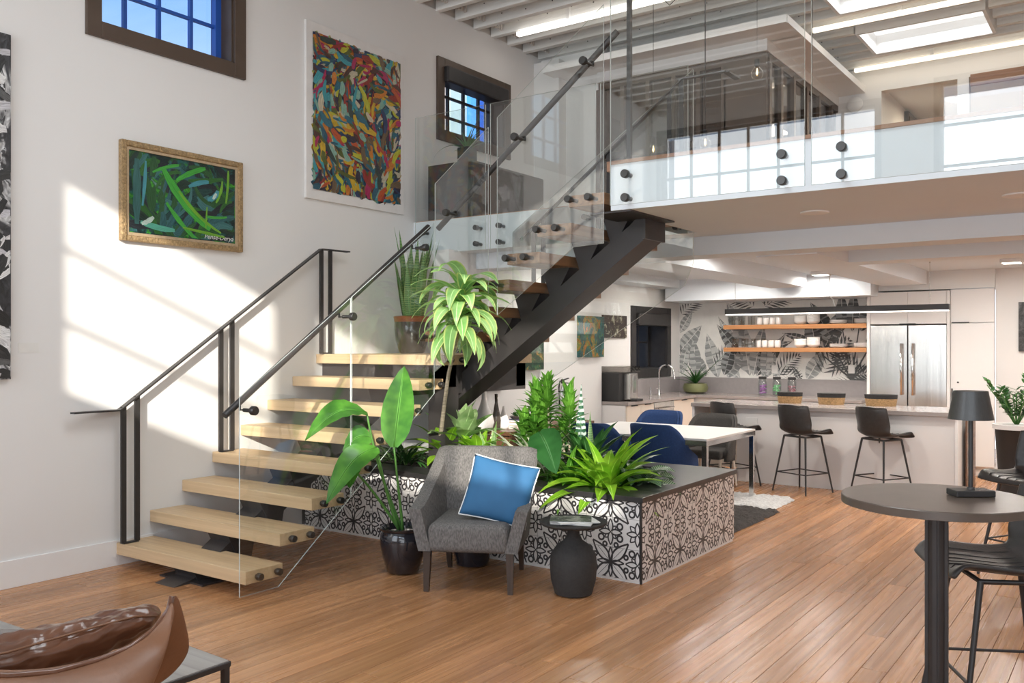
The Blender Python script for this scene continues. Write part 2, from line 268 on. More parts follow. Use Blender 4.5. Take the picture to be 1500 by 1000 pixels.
# ------------------------------------------------------------------ mesh helpers
class MB:
    def __init__(s): s.bm = bmesh.new(); s.uv = s.bm.loops.layers.uv.new('UVMap')
    def box(s, a, b, bev=0, mi=0, seg=2):
        g = bmesh.ops.create_cube(s.bm, size=1); vs = g['verts']
        c = [(a[k] + b[k]) / 2 for k in range(3)]; d = [abs(b[k] - a[k]) for k in range(3)]
        for v in vs: v.co = Vector((v.co.x * d[0] + c[0], v.co.y * d[1] + c[1], v.co.z * d[2] + c[2]))
        fs = set(f for v in vs for f in v.link_faces)
        for f in fs: f.material_index = mi
        if bev:
            es = list(set(e for v in vs for e in v.link_edges))
            r = bmesh.ops.bevel(s.bm, geom=es, offset=bev, segments=seg, affect='EDGES', profile=.5)
            for f in r['faces']: f.material_index = mi
        return s
    def poly(s, pts, mi=0, uvs=None):
        vs = [s.bm.verts.new(p) for p in pts]; f = s.bm.faces.new(vs); f.material_index = mi
        if uvs:
            for l, q in zip(f.loops, uvs): l[s.uv].uv = q
        return s
    def prism(s, pts, vec, mi=0, side_mi=None):
        v = Vector(vec); A = [s.bm.verts.new(p) for p in pts]; B = [s.bm.verts.new(Vector(p) + v) for p in pts]
        f = [s.bm.faces.new(A), s.bm.faces.new(B[::-1])]
        for q in f: q.material_index = mi
        n = len(A)
        for k in range(n):
            q = s.bm.faces.new((A[k], B[k], B[(k + 1) % n], A[(k + 1) % n])); q.material_index = mi if side_mi is None else side_mi
        return s
    def tube(s, pts, r, n=8, mi=0, caps=True, sq=False):
        pts = [Vector(p) for p in pts]; rs = r if isinstance(r, (list, tuple)) else [r] * len(pts)
        rings = []; up = None
        for i, p in enumerate(pts):
            t = (pts[min(i + 1, len(pts) - 1)] - pts[max(i - 1, 0)]).normalized()
            if up is None:
                up = Vector((0, 0, 1)) if abs(t.z) < .95 else Vector((1, 0, 0))
            a = t.cross(up).normalized(); bb = t.cross(a).normalized(); up = -bb if False else up
            rings.append([s.bm.verts.new(p + (a * math.cos(2 * PI * (k + .5 * sq) / n) + bb * math.sin(2 * PI * (k + .5 * sq) / n)) * rs[i]) for k in range(n)])
        for i in range(len(rings) - 1):
            for k in range(n):
                f = s.bm.faces.new((rings[i][k], rings[i][(k + 1) % n], rings[i + 1][(k + 1) % n], rings[i + 1][k])); f.material_index = mi
        if caps:
            f = s.bm.faces.new(rings[0][::-1]); f.material_index = mi; f = s.bm.faces.new(rings[-1]); f.material_index = mi
        return s
    def bar(s, a, b, wd, hg, mi=0, up=(0, 0, 1)):
        a = Vector(a); b = Vector(b); t = (b - a).normalized(); u = Vector(up)
        if abs(t.dot(u)) > .98: u = Vector((0, 1, 0))
        x = t.cross(u).normalized(); z = x.cross(t).normalized()
        q = [x * (wd / 2) * i + z * (hg / 2) * j for i, j in ((-1, -1), (1, -1), (1, 1), (-1, 1))]
        return s.prism([a + v for v in q], b - a, mi)
    def lathe(s, prof, c=(0, 0, 0), n=24, mi=0, axis='Z'):
        rings = []
        for r, z in prof:
            ring = []
            for k in range(n):
                a = 2 * PI * k / n; v = Vector((r * math.cos(a), r * math.sin(a), z))
                if axis == 'Y': v = Vector((v.x, v.z, v.y))
                if axis == 'X': v = Vector((v.z, v.y, v.x))
                ring.append(s.bm.verts.new(v + Vector(c)))
            rings.append(ring)
        for i in range(len(rings) - 1):
            for k in range(n):
                f = s.bm.faces.new((rings[i][k], rings[i][(k + 1) % n], rings[i + 1][(k + 1) % n], rings[i + 1][k])); f.material_index = mi
        for q, rev in ((rings[0], True), (rings[-1], False)):
            f = s.bm.faces.new(q[::-1] if rev else q); f.material_index = mi
        return s
    def grid(s, fn, nu, nv, mi=0):
        V = [[s.bm.verts.new(fn(i / nu, j / nv)) for j in range(nv + 1)] for i in range(nu + 1)]
        for i in range(nu):
            for j in range(nv):
                f = s.bm.faces.new((V[i][j], V[i + 1][j], V[i + 1][j + 1], V[i][j + 1])); f.material_index = mi
                for l, q in zip(f.loops, ((i, j), (i + 1, j), (i + 1, j + 1), (i, j + 1))): l[s.uv].uv = (q[0] / nu, q[1] / nv)
        return s
    def blade(s, p0, az, ln, wd, lift=60, droop=60, n=7, fold=.25, shape=1.0, twist=0, mi=0, petiole=0, wav=0):
        """a leaf: rises at `lift` degrees and bends down by `droop` over its length"""
        p = Vector(p0); pts = []; a = R(lift); st = ln / n; az = R(az)
        h = Vector((math.cos(az), math.sin(az), 0)); sd = Vector((-math.sin(az), math.cos(az), 0))
        V = []
        for i in range(n + 1):
            u = i / n; d = h * math.cos(a) + Vector((0, 0, math.sin(a))); nn = -h * math.sin(a) + Vector((0, 0, math.cos(a)))
            q = max(0, (u - petiole) / (1 - petiole)); wv = wd / 2 * max(.03, math.sin(PI * min(1, q ** shape * .97 + .03)) if q > 0 else .06)
            if i == n: wv = wd * .01
            s2 = (sd * math.cos(twist * u) + nn * math.sin(twist * u)); n2 = nn * math.cos(twist * u) - sd * math.sin(twist * u)
            wob = wav * wd * math.sin(u * 14 + az * 3)
            V.append([s.bm.verts.new(p - s2 * wv + n2 * (wv * fold + wob)), s.bm.verts.new(p), s.bm.verts.new(p + s2 * wv + n2 * (wv * fold - wob))])
            p = p + d * st; a -= R(droop) / n
        for i in range(n):
            for j in range(2):
                f = s.bm.faces.new((V[i][j], V[i + 1][j], V[i + 1][j + 1], V[i][j + 1])); f.material_index = mi; f.smooth = True
                for l, q in zip(f.loops, ((i, j), (i + 1, j), (i + 1, j + 1), (i, j + 1))): l[s.uv].uv = (q[0] / n, q[1] / 2)
        return s
    def mesh(s, name, mats, smooth=False, off=None):
        bmesh.ops.recalc_face_normals(s.bm, faces=s.bm.faces) if not getattr(s, 'norecalc', False) else None
        if off is not None:
            for v in s.bm.verts: v.co -= off
        me = bpy.data.meshes.new(name); s.bm.to_mesh(me); s.bm.free()
        for m_ in (mats if isinstance(mats, (list, tuple)) else [mats]): me.materials.append(m_)
        if smooth:
            for p in me.polygons: p.use_smooth = True
        return me
def link(o, parent=None):
    COL.objects.link(o)
    if parent: o.parent = parent
    return o
def tag(o, label=None, cat=None, group=None, kind=None):
    if label: o['label'] = label
    if cat: o['category'] = cat
    if group: o['group'] = group
    if kind: o['kind'] = kind
    return o
def obj(name, mb, mats, parent=None, smooth=False, world=False, kind=None, angle=None):
    """world=True: the shape was drawn in world coordinates; the parent's place is taken off"""
    off = None
    if world and parent is not None: off = Vector(parent.location)
    o = link(bpy.data.objects.new(name, mb.mesh(name, mats, smooth, off)), parent)
    if smooth and angle is not None: autosmooth(o, angle)
    if kind: o['kind'] = kind
    return o
def autosmooth(o, deg=40):
    me = o.data; bm = bmesh.new(); bm.from_mesh(me)
    for e in bm.edges:
        if len(e.link_faces) == 2 and e.calc_face_angle(0) > R(deg): e.smooth = False
    bm.to_mesh(me); bm.free()
def solo(name, mb, mats, label, cat, group=None, smooth=False, loc=None, kind=None, angle=None):
    """a top-level thing of one mesh drawn in world coordinates; origin moved to its base"""
    if loc is None:
        vs = [v.co for v in mb.bm.verts]; loc = Vector(((min(v.x for v in vs) + max(v.x for v in vs)) / 2, (min(v.y for v in vs) + max(v.y for v in vs)) / 2, min(v.z for v in vs)))
    o = link(bpy.data.objects.new(name, mb.mesh(name, mats, smooth, Vector(loc)))); o.location = loc
    if smooth and angle: autosmooth(o, angle)
    return tag(o, label, cat, group, kind)
def thing(name, loc, rz=0, label=None, cat=None, group=None, kind=None):
    o = link(bpy.data.objects.new(name, None)); o.location = loc; o.rotation_euler = (0, 0, rz); o.empty_display_size = .1
    return tag(o, label, cat, group, kind)
def struct(name, mb, mats, parent=None, smooth=False):
    o = link(bpy.data.objects.new(name, mb.mesh(name, mats, smooth)), parent)
    if parent is None: o['kind'] = 'structure'
    return o
def copy_tree(o, loc, rz, label=None, group=None):
    c = o.copy(); COL.objects.link(c); c.location = loc; c.rotation_euler = (0, 0, rz)
    if label: c['label'] = label
    if group: c['group'] = group
    for ch in list(o.children):
        k = ch.copy(); COL.objects.link(k); k.parent = c
        for g in ch.children:
            q = g.copy(); COL.objects.link(q); q.parent = k
    return c
def inst(name, me, loc, parent=None, rz=0):
    o = link(bpy.data.objects.new(name, me), parent); o.location = loc; o.rotation_euler = (0, 0, rz); return o
def sub(o, lv=1):
    m_ = o.modifiers.new('subsurf', 'SUBSURF'); m_.levels = lv; m_.render_levels = lv; return o
def solid(o, th, off=0):
    m_ = o.modifiers.new('solidify', 'SOLIDIFY'); m_.thickness = th; m_.offset = off; return o
# ================================================================== SETTING
XW = -6.3            # left wall
LF_Z = 2.95          # loft floor
def wall_open(name, axis, c, th, a0, a1, z0, z1, holes, m_=None):
    """a wall with real openings; axis 'x' = plane x=c, running along y"""
    mb = MB(); cuts = sorted(set([a0, a1] + [h for H_ in holes for h in H_[:2]]))
    for i in range(len(cuts) - 1):
        u0, u1 = cuts[i], cuts[i + 1]; hs = sorted([H_[2:] for H_ in holes if H_[0] <= u0 + 1e-6 and H_[1] >= u1 - 1e-6])
        z = z0
        for h0, h1 in hs + [(z1, z1)]:
            if h0 > z + 1e-6:
                if axis == 'x': mb.box((c, u0, z), (c + th, u1, h0))
                else: mb.box((u0, c, z), (u1, c + th, h0))
            z = h1
    return struct(name, mb, m_ or M['wall'])
# window openings of the left wall
W1 = (3.62, 4.80, 4.04, 5.02); W2 = (7.58, 8.72, 4.02, 4.70)
wall_open('wall_left', 'x', XW - .3, .3, -1.8, 13.3, 0, 5.32, [W1, W2, (11.42, 12.5, 1.28, 2.12)])
wall_open('wall_back', 'y', -1.85, .25, -6.6, 3.8, 0, 5.55, [(-6.1, -2.95, .9, 4.9), (-2.14, -.35, 3.45, 5.05), (-.12, 3.2, 3.5, 5.18), (-1.4, 3.2, .3, 2.75)])
struct('wall_right', MB().box((3.5, -1.8, 0), (3.8, 16.3, 5.55)), M['wall'])
# lower side wall beside the sideboard, kitchen walls
struct('wall_side_lower', MB().box((XW, 6.95, 0), (-5.7, 10.05, 2.62)), M['wall'])
wall_open('wall_kitchen_left', 'x', XW + .001, .349, 10.05, 13.2, 0, 2.62, [(11.42, 12.5, 1.28, 2.12)])
struct('wall_kitchen_back', MB().box((-6.0, 12.95, 0), (-2.0, 13.15, 2.62)), M['wall'])
struct('wall_right_back', MB().box((-1.515, 12.7, 0), (3.5, 13.15, 2.62)), M['wall'])
struct('baseboard_left', MB().box((XW, -1.6, 0), (XW + .018, 7.0, .19), .003), M['trimw'])
struct('baseboard_right', MB().box((-1.53, 12.682, 0), (3.5, 12.70, .12), .003), M['trimw'])
# floor planks
fl = struct('floor', MB().box((-6.6, -1.85, -.12), (3.8, 16.3, -.02)), M['sub'])
PW = .128; lens = [2.1, 2.7, 3.3, 1.6, 4.0, 5.0]; PM = {}
for ln in lens + [9.0]:
    PM[ln] = MB().box((-PW / 2 + .0009, .0009, -.02), (PW / 2 - .0009, ln - .0018, 0), .0012, seg=1).mesh('plank', M['floor'])
rows = int((1.0 + 6.3) / PW) + 1; npl = 0
for k in range(rows):
    x = XW + PW / 2 + k * PW; y = 1.3 - random.random() * 1.6; 
    while y < 13.0:
        ln = random.choice([2.7, 3.3, 4.0, 2.1] if y < 8 else [4.0, 3.3])
        if npl < 298: inst('plank', PM[ln], (x, y, 0), fl); npl += 1
        y += ln
mb = MB()
for k in range(40): mb.box((XW + rows * PW + k * PW, -1.6, -.02), (XW + rows * PW + (k + 1) * PW - .002, 13, 0))
mb.box((XW, -1.6, -.02), (1, .2, -.001)); mb.box((XW, 13, -.02), (3.5, 16, 0))
obj('planks_far', mb, M['floor'], fl, kind='stuff')
# ceiling: deck, joists, skylights
SKY = [(-2.70, -1.42, 10.82, 11.65), (-2.70, -1.42, 9.2, 10.02), (-3.7, -1.2, 2.5, 3.9), (.8, 2.4, 5.0, 7.4)]
ce = struct('ceiling', MB().box((-6.6, -1.85, 5.52), (3.8, 16.3, 5.6)), M['deck'])
JW = .075
jm = MB().box((0, -JW / 2, 0), (9.8, JW / 2, .23), .004, seg=1).mesh('joist', M['joist'])
y = 7.49 - .336 * 27; JY = []
while y < 13.6:
    JY.append(y); hit = [s for s in SKY if s[2] - .06 < y < s[3] + .06]
    if hit:
        x0, x1 = hit[0][0] - .06, hit[0][1] + .06
        obj('joist', MB().box((XW, y - JW / 2, 5.3), (x0, y + JW / 2, 5.53)), M['joist'], ce)
        obj('joist', MB().box((x1, y - JW / 2, 5.3), (3.5, y + JW / 2, 5.53)), M['joist'], ce)
    else: inst('joist', jm, (XW, y, 5.3), ce)
    y += .336
mb = MB()
for yy in JY[22:]:
    for k in range(5):
        mb.box((XW + .16 + .0 * k, yy + .03 + k * .055, 5.34), (XW + .19, yy + .055 + k * .055, 5.52))
obj('blocking', mb, M['deck'], ce, kind='stuff')
mb = MB()                                             # nail heads and bolt holes on the joist sides
for yy in JY[22:]:
    for k in range(9): mb.lathe([(.008, 0), (.008, .004)], (-5.9 + k * .33 + random.random() * .08, yy - JW / 2 - .002, 5.37 + random.random() * .06), 6, axis='Y')
obj('bolt_holes', mb, M['blackm'], ce, kind='stuff')
for k, (x0, x1, y0, y1) in enumerate(SKY):
    t = MB(); f = .035
    t.box((x0 - f, y0 - f, 5.27), (x0, y1 + f, 5.58)); t.box((x1, y0 - f, 5.27), (x1 + f, y1 + f, 5.58)); t.box((x0, y0 - f, 5.27), (x1, y0, 5.58)); t.box((x0, y1, 5.27), (x1, y1 + f, 5.58))
    fr = struct('skylight_%d' % (k + 1), t, M['trimw']); obj('diffuser', MB().box((x0, y0, 5.50), (x1, y1, 5.515)), M['sky'], fr)
# windows of the left wall
def window(name, y0, y1, z0, z1, cols, rows_, fw=.115, barm='skyblue', shade=False, x=XW, top=True, framem='bronze', dp=.28):
    """frame on plane x, opening recessed into the wall"""
    f = MB(); X = x + .03
    f.box((x - .005, y0 - fw, z0 - fw), (X, y0, z1 + fw), .004); f.box((x - .005, y1, z0 - fw), (X, y1 + fw, z1 + fw), .004)
    f.box((x - .005, y0, z0 - fw), (X, y1, z0), .004); f.box((x - .005, y0, z1), (X, y1, z1 + fw), .004)
    for a, b in (((x - dp, y0, z0), (x, y0 + .015, z1)), ((x - dp, y1 - .015, z0), (x, y1, z1)), ((x - dp, y0, z0), (x, y1, z0 + .015)), ((x - dp, y0, z1 - .015), (x, y1, z1))): f.box(a, b)
    o = struct(name, f, M[framem]); xs = x - dp * .6
    for k in range(1, cols):
        yy = y0 + (y1 - y0) * k / cols; obj('glazing_bar', MB().box((xs - .02, yy - .014, z0), (xs + .015, yy + .014, z1)), M[barm], o)
    for k in range(1, rows_):
        zz = z0 + (z1 - z0) * k / rows_; obj('glazing_bar', MB().box((xs - .02, y0, zz - .012), (xs + .012, y1, zz + .012)), M[barm], o)
    for i in range(cols):
        for j in range(rows_):
            ya, yb = y0 + (y1 - y0) * i / cols, y0 + (y1 - y0) * (i + 1) / cols; za, zb = z0 + (z1 - z0) * j / rows_, z0 + (z1 - z0) * (j + 1) / rows_
            obj('pane', MB().box((xs - .006, ya + .01, za + .01), (xs - .002, yb - .01, zb - .01)), M['pane'], o)
    s_ = MB(); s_.box((xs - .03, y1 - .07, z0), (xs + .03, y1 - .015, z1)); obj('sash_stile', s_, M[barm], o)
    if shade:
        obj('roller_shade', MB().box((x - .12, y0 - .01, z1 - .15), (x + .085, y1 + .01, z1 + .03), .02), M['black'], o)
    return o
window('window_1', *W1, 4, 3); window('window_2', *W2, 4, 3, barm='black', shade=True)
window('window_3', 11.45, 12.47, 1.31, 2.09, 3, 2, fw=.13, barm='black', shade=True, x=-5.95, framem='black', dp=.5)
# street windows behind the camera
def bwin(name, x0, x1, z0, z1, cols, rows_):
    f = MB(); y0, y1 = -1.80, -1.58
    f.box((x0 - .08, y0, z0 - .08), (x0, y1, z1 + .08)); f.box((x1, y0, z0 - .08), (x1 + .08, y1, z1 + .08)); f.box((x0, y0, z0 - .08), (x1, y1, z0)); f.box((x0, y0, z1), (x1, y1, z1 + .08))
    o = struct(name, f, M['black'])
    for k in range(1, cols): xx = x0 + (x1 - x0) * k / cols; obj('glazing_bar', MB().box((xx - .018, -1.72, z0), (xx + .018, -1.68, z1)), M['black'], o)
    for k in range(1, rows_): zz = z0 + (z1 - z0) * k / rows_; obj('glazing_bar', MB().box((x0, -1.72, zz - .018), (x1, -1.68, zz + .018)), M['black'], o)
bwin('window_4', -6.1, -2.95, .9, 4.9, 7, 6); bwin('window_5', -2.14, -.35, 3.45, 5.05, 1, 3); bwin('window_6', -.12, 3.2, 3.5, 5.18, 6, 2); bwin('window_7', -1.4, 3.2, .3, 2.75, 8, 4)
struct('wall_opposite_sunblock', MB().box((-30, -13, 0), (40, -12, 7.4)), M['b_cream'])  # unseen block across the street, added and sized to stop low sun
struct('wall_left_head', MB().box((XW - .3, -1.8, 5.32), (XW - .02, 13.3, 5.54)), M['deck'])
struct('wall_kitchen_head', MB().box((-3.05, 12.62, 2.38), (-1.515, 13.15, 2.62)), M['wall'])
# loft slab
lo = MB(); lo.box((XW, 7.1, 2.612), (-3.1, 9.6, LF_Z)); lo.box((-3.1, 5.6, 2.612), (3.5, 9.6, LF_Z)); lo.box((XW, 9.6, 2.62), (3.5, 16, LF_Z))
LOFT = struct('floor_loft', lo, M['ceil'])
obj('nosing', MB().box((-3.1, 5.585, LF_Z - .012), (3.5, 5.75, LF_Z + .012)), M['capw'], LOFT)
obj('nosing', MB().box((-3.125, 5.585, LF_Z - .06), (-3.1, 7.1, LF_Z + .012)), M['capw'], LOFT)
obj('floor_finish', MB().box((-3.09, 5.75, LF_Z), (3.5, 16, LF_Z + .01)).box((XW, 7.12, LF_Z), (-3.1, 16, LF_Z + .01)), M['floor'], LOFT)
# beams of the lower ceiling
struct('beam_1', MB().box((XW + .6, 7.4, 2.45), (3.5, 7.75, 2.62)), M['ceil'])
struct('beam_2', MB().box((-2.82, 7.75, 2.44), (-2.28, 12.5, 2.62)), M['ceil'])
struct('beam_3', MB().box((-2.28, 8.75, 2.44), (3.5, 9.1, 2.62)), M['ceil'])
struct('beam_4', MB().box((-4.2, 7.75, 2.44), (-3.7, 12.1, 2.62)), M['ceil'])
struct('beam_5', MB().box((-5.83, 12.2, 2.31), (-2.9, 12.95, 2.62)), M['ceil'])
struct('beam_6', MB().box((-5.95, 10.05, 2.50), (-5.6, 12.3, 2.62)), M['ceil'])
# upper level: facing wall, column, office box, half wall and the room behind
struct('wall_upper_end', MB().box((XW, 9.55, LF_Z), (-5.45, 9.75, 5.52)), M['wall'])
struct('column', MB().box((XW, 9.38, LF_Z), (-5.93, 9.56, 5.22)), M['wall'])
struct('wall_office_back', MB().box((XW, 13.6, LF_Z), (-3.2, 13.7, 5.5)), M['wall'])
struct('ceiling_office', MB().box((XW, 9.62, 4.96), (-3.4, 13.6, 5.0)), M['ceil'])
t = MB(); t.box((-5.45, 9.50, 4.86), (-3.33, 9.60, 4.99)); t.box((-3.43, 9.60, 4.86), (-3.33, 12.4, 4.99))
t.box((-6.0, 9.15, 4.985), (-3.02, 9.62, 5.03)); t.box((-3.45, 9.6, 4.985), (-3.02, 12.5, 5.03)); t.box((-6.0, 9.12, 4.985), (-3.0, 9.15, 5.065)); t.box((-3.02, 9.15, 4.985), (-2.99, 12.3, 5.065))
struct('trim_1', t, M['trimw'])
oc = thing('office_partition', (-4.4, 9.55, LF_Z + .011), 0, 'dark framed interior glass partition of the upstairs office', 'partition')
def opart(name, a, b, m_): return obj(name, MB().box(a, b), M[m_], oc, world=True)
opart('head_rail', (-5.45, 9.53, 4.78), (-3.35, 9.60, 4.86), 'bronze'); opart('transom', (-5.45, 9.53, 3.92), (-3.35, 9.60, 3.99), 'bronze'); opart('sill_rail', (-5.45, 9.53, LF_Z + .011), (-3.35, 9.60, 3.05), 'bronze')
xs = [-5.45, -5.116, -4.78, -4.446, -4.141, -3.838]
for x in xs: opart('mullion', (x - .025, 9.52, 3.05), (x + .025, 9.61, 4.78), 'bronze')
opart('corner_panel', (-3.83, 9.52, 3.05), (-3.35, 9.6, 4.78), 'bronze')
for a, b in zip(xs, xs[1:]):
    opart('glass_pane', (a + .02, 9.56, 3.05), (b - .02, 9.57, 3.93), 'tint'); opart('glass_pane', (a + .02, 9.56, 3.98), (b - .02, 9.57, 4.78), 'tint')
ys = [9.62, 10.0, 10.45, 10.95, 11.45, 12.0, 12.35]
opart('head_rail', (-3.40, 9.6, 4.78), (-3.34, 12.4, 4.86), 'bronze'); opart('sill_rail', (-3.40, 9.6, LF_Z + .011), (-3.34, 12.4, 3.75), 'bronze')
for yy in ys: opart('mullion', (-3.42, yy - .035, 3.7), (-3.33, yy + .035, 4.8), 'bronze')
for a, b in zip(ys, ys[1:]): opart('glass_pane', (-3.38, a + .03, 3.75), (-3.37, b - .03, 4.78), 'tint')
struct('wall_upper_right', MB().box((-3.37, 12.3, LF_Z), (-2.79, 12.45, 5.3)).box((-2.79, 12.3, LF_Z), (3.5, 12.45, 3.75)).box((-2.79, 12.3, 4.98), (3.5, 12.45, 5.52))  .box((-1.89, 12.3, 3.75), (-1.76, 12.45, 4.98)), M['wall'])
struct('wall_upper_far', MB().box((-2.95, 15.2, LF_Z), (3.5, 15.4, 5.5)).box((-2.95, 12.45, LF_Z), (-2.79, 15.2, 5.5)), M['wall'])
struct('trim_2', MB().box((-1.74, 12.26, 4.86), (3.5, 12.30, 5.0)), M['capw'])
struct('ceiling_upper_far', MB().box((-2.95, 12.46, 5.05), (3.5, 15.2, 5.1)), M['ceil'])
dw = thing('window_8', (-2.6, 14.2, 4.4), 0, kind='structure')
obj('window_frame', MB().box((-.185, -.55, 0), (-.13, .45, .6)), M['black'], dw); obj('pane', MB().box((-.13, -.48, .06), (-.125, .38, .54)), M['tint'], dw)
# neighbour buildings outside the left wall
nb = thing('neighbour_building', (-11.5, 16, 0), 0, 'blue and cream neighbouring building seen through the left windows', 'building')
obj('wall', MB().box((-12, 9.3, 0), (-11, 13.35, 9)), M['b_cream'], nb, world=True)
obj('wall', MB().box((-12, 13.35, 0), (-10.9, 13.85, 9)), M['b_mint'], nb, world=True)
obj('wall', MB().box((-12, 13.85, 0), (-10.8, 27.0, 9)), M['b_blue'], nb, world=True)
mb = MB()
for k in range(24): mb.box((-10.785, 14.1 + k * .5, 0), (-10.8, 14.78 + k * .5, 9))
obj('siding_battens', mb, M['skyblue'], nb, world=True, kind='stuff')
obj('pale_corner', MB().box((-10.8, 18.4, 0), (-10.5, 20.6, 4.2)), M['b_cream'], nb, world=True)
obj('dark_window', MB().box((-10.78, 14.75, 5.2), (-10.8, 15.1, 6.6)), M['blackm'], nb, world=True)
solo('street_ground', MB().box((-40, -40, -.3), (-6.61, 40, -.13)), M['counter'], 'grey ground outside the left windows', 'ground')
# LED strips on the ceiling
def led(x0, x1, y, m_, lab, power=40):
    o = solo('led_strip_light', MB().box((x0, y - .03, 5.225), (x1, y + .03, 5.27), .004), M[m_], lab, 'ceiling light', 'linear strips under the joists')
    area('strip_glow', ((x0 + x1) / 2, y, 5.21), (0, 0, 0), x1 - x0, .06, power, (1, .86, .7) if m_ == 'led' else (1, .95, .88))
    for k in range(3): h = MB(); h.box((x0 + (x1 - x0) * (k + .5) / 3 - .02, y - .012, 5.27), (x0 + (x1 - x0) * (k + .5) / 3 + .02, y + .012, 5.53)); obj('hanger', h, M['trimw'], o, world=True)
led(-5.9, -1.8, 8.45, 'ledw', 'white strip light nearest the colourful canvas, farthest left', 8)
led(-3.08, 2.5, 10.3, 'led', 'warm strip light between the two skylights', 9)
led(-3.08, 2.5, 12.12, 'led', 'warm strip light behind the skylights, nearest the far wall', 5)
# ================================================================== STAIRS
T0 = (3.74, .172); RUN, RISE, TD = .2842, .2, .31
st = thing('staircase', (-5.5, 3.8, 0), 0, 'open riser staircase of thick wooden treads on a black steel spine', 'staircase')
def knobgeo(mb, c, axis='X', r=.024, ln=.05):
    """round standoff cap with a thinner neck"""
    c = Vector(c); mb.lathe([(r * .55, 0), (r * .55, ln * .35), (r, ln * .36), (r, ln), (r * .9, ln * 1.06)], c, 14, axis=axis)
X1 = -4.78
for k in range(8):
    y, z = T0[0] + k * RUN, T0[1] + k * RISE
    if k < 7: tr = obj('tread', MB().box((XW + .003, y, z - .087), (X1, y + TD, z), .004), M['oak'], st, world=True)
    else: tr = obj('landing', MB().box((XW + .003, y, z - .087), (X1, 7.08, z), .004), M['oak'], st, world=True)
    for dy in (.09, .25):
        m = MB(); knobgeo(m, (X1 - .002, y + dy, z - .045)); m.lathe([(.016, -.0), (.016, .05)], (X1 - .005, y + dy, z - .045), 10, axis='X'); obj('standoff', m, M['knob'], st, world=True, smooth=True, angle=40)
    if k < 7:
        m = MB(); ya, zt = y + .03, z - .087
        m.prism([(-5.62, ya, zt), (-5.62, ya + .25, zt), (-5.62, ya + .21, zt - .20), (-5.62, ya + .10, zt - .20)], (.24, 0, 0)); obj('tread_bracket', m, M['beam'], st, world=True)
def sl(y, dz=0): return T0[1] + (y - T0[0]) / RUN * RISE + dz
obj('spine_beam', MB().prism([(-5.61, 3.62, .0), (-5.61, 3.95, .0), (-5.61, 5.9, sl(5.9, -.50)), (-5.61, 5.9, sl(5.9, -.26)), (-5.61, 3.78, .03)], (.22, 0, 0)), M['beam'], st, world=True)
obj('base_plate', MB().box((-5.75, 3.75, 0), (-5.25, 4.0, .012)), M['beam'], st, world=True)
# second flight
F2 = [(-3.454 - .2785 * k, 2.752 - .197 * k) for k in range(6)]
for x, z in F2:
    obj('tread', MB().box((x, 5.60, z - .085), (x + .30, 7.03, z), .004), M['oak_shaded'], st, world=True)
    m = MB(); zt = z - .085
    m.prism([(x + .02, 6.06, zt), (x + .28, 6.06, zt), (x + .16, 6.06, zt - .21), (x + .10, 6.06, zt - .24)], (0, .22, 0)); obj('tread_bracket', m, M['beam'], st, world=True)
    for dx in (.07, .235):
        m = MB(); m.lathe([(.016, 0), (.016, -.10)], (x + dx, 5.605, z - .045), 10, axis='Y'); m.lathe([(.027, -.10), (.027, -.14), (.024, -.145)], (x + dx, 5.605, z - .045), 14, axis='Y'); obj('standoff', m, M['knob'], st, world=True, smooth=True, angle=40)
zb = lambda x: 2.45 + .705 * (x + 3.05)
obj('spine_beam', MB().prism([(-3.05, 6.03, zb(-3.05)), (-3.05, 6.03, 2.605), (-3.13, 6.03, 2.605), (-3.17, 6.03, zb(-3.17) + .20), (-5.0, 6.03, zb(-5.0) + .20), (-5.0, 6.03, zb(-5.0))], (0, .28, 0)), M['beam'], st, world=True)
obj('end_plate', MB().box((-3.055, 6.0, 2.45), (-3.03, 6.34, 2.611)).box((-3.3, 5.62, 2.60), (-2.95, 6.34, 2.612)), M['beam'], st, world=True)
t = MB(); t.box((XW + .01, 5.80, 1.27), (-4.80, 5.95, 1.485)); t.box((XW + .01, 6.85, 1.27), (-4.80, 7.0, 1.485)); t.box((-4.98, 5.8, 1.24), (-4.80, 7.0, 1.485)); t.box((XW + .01, 5.95, 1.27), (-6.1, 6.85, 1.485)); t.box((-5.61, 5.8, 1.2), (-5.39, 6.9, 1.485))
obj('landing_frame', t, M['beam'], st, world=True)
obj('support_post', MB().box((-4.93, 5.74, .606), (-4.75, 5.92, 1.30)), M['beam'], st, world=True)
# ---- glass balustrades
def gpanel(name, pts, nrm, th, label, group=None, m_='glass'):
    """bevel-cut sheet of glass: points of one face, thickness along nrm"""
    mb = MB(); mb.prism(pts, Vector(nrm) * th, 0, 1)
    return solo(name, mb, [M[m_], M['gedge']], label, 'glass panel', group)
gx = -4.735
gt = lambda y: 1.316 + .695 * (y - 3.655)
gb = lambda y: .034 + .76 * (y - 3.97)
gpanel('glass_balustrade', [(gx, 3.655, .034), (gx, 3.97, .034), (gx, 4.638, gb(4.638)), (gx, 4.638, gt(4.638)), (gx, 3.655, gt(3.655))], (1, 0, 0), .008, 'lowest clear glass panel beside the bottom oak treads, standing on the floor end', 'clear glass stair balustrades')
gpanel('glass_balustrade', [(gx, 4.65, gb(4.65)), (gx, 5.58, gb(5.58)), (gx, 5.58, gt(5.58)), (gx, 4.65, gt(4.65))], (1, 0, 0), .008, 'clear glass panel beside the upper oak treads, next above the lowest one', 'clear glass stair balustrades')
g2b = lambda x: 2.54 + .70 * (x + 3.09); g2t = lambda x: 4.06 + .71 * (x + 3.09); gy = 5.50
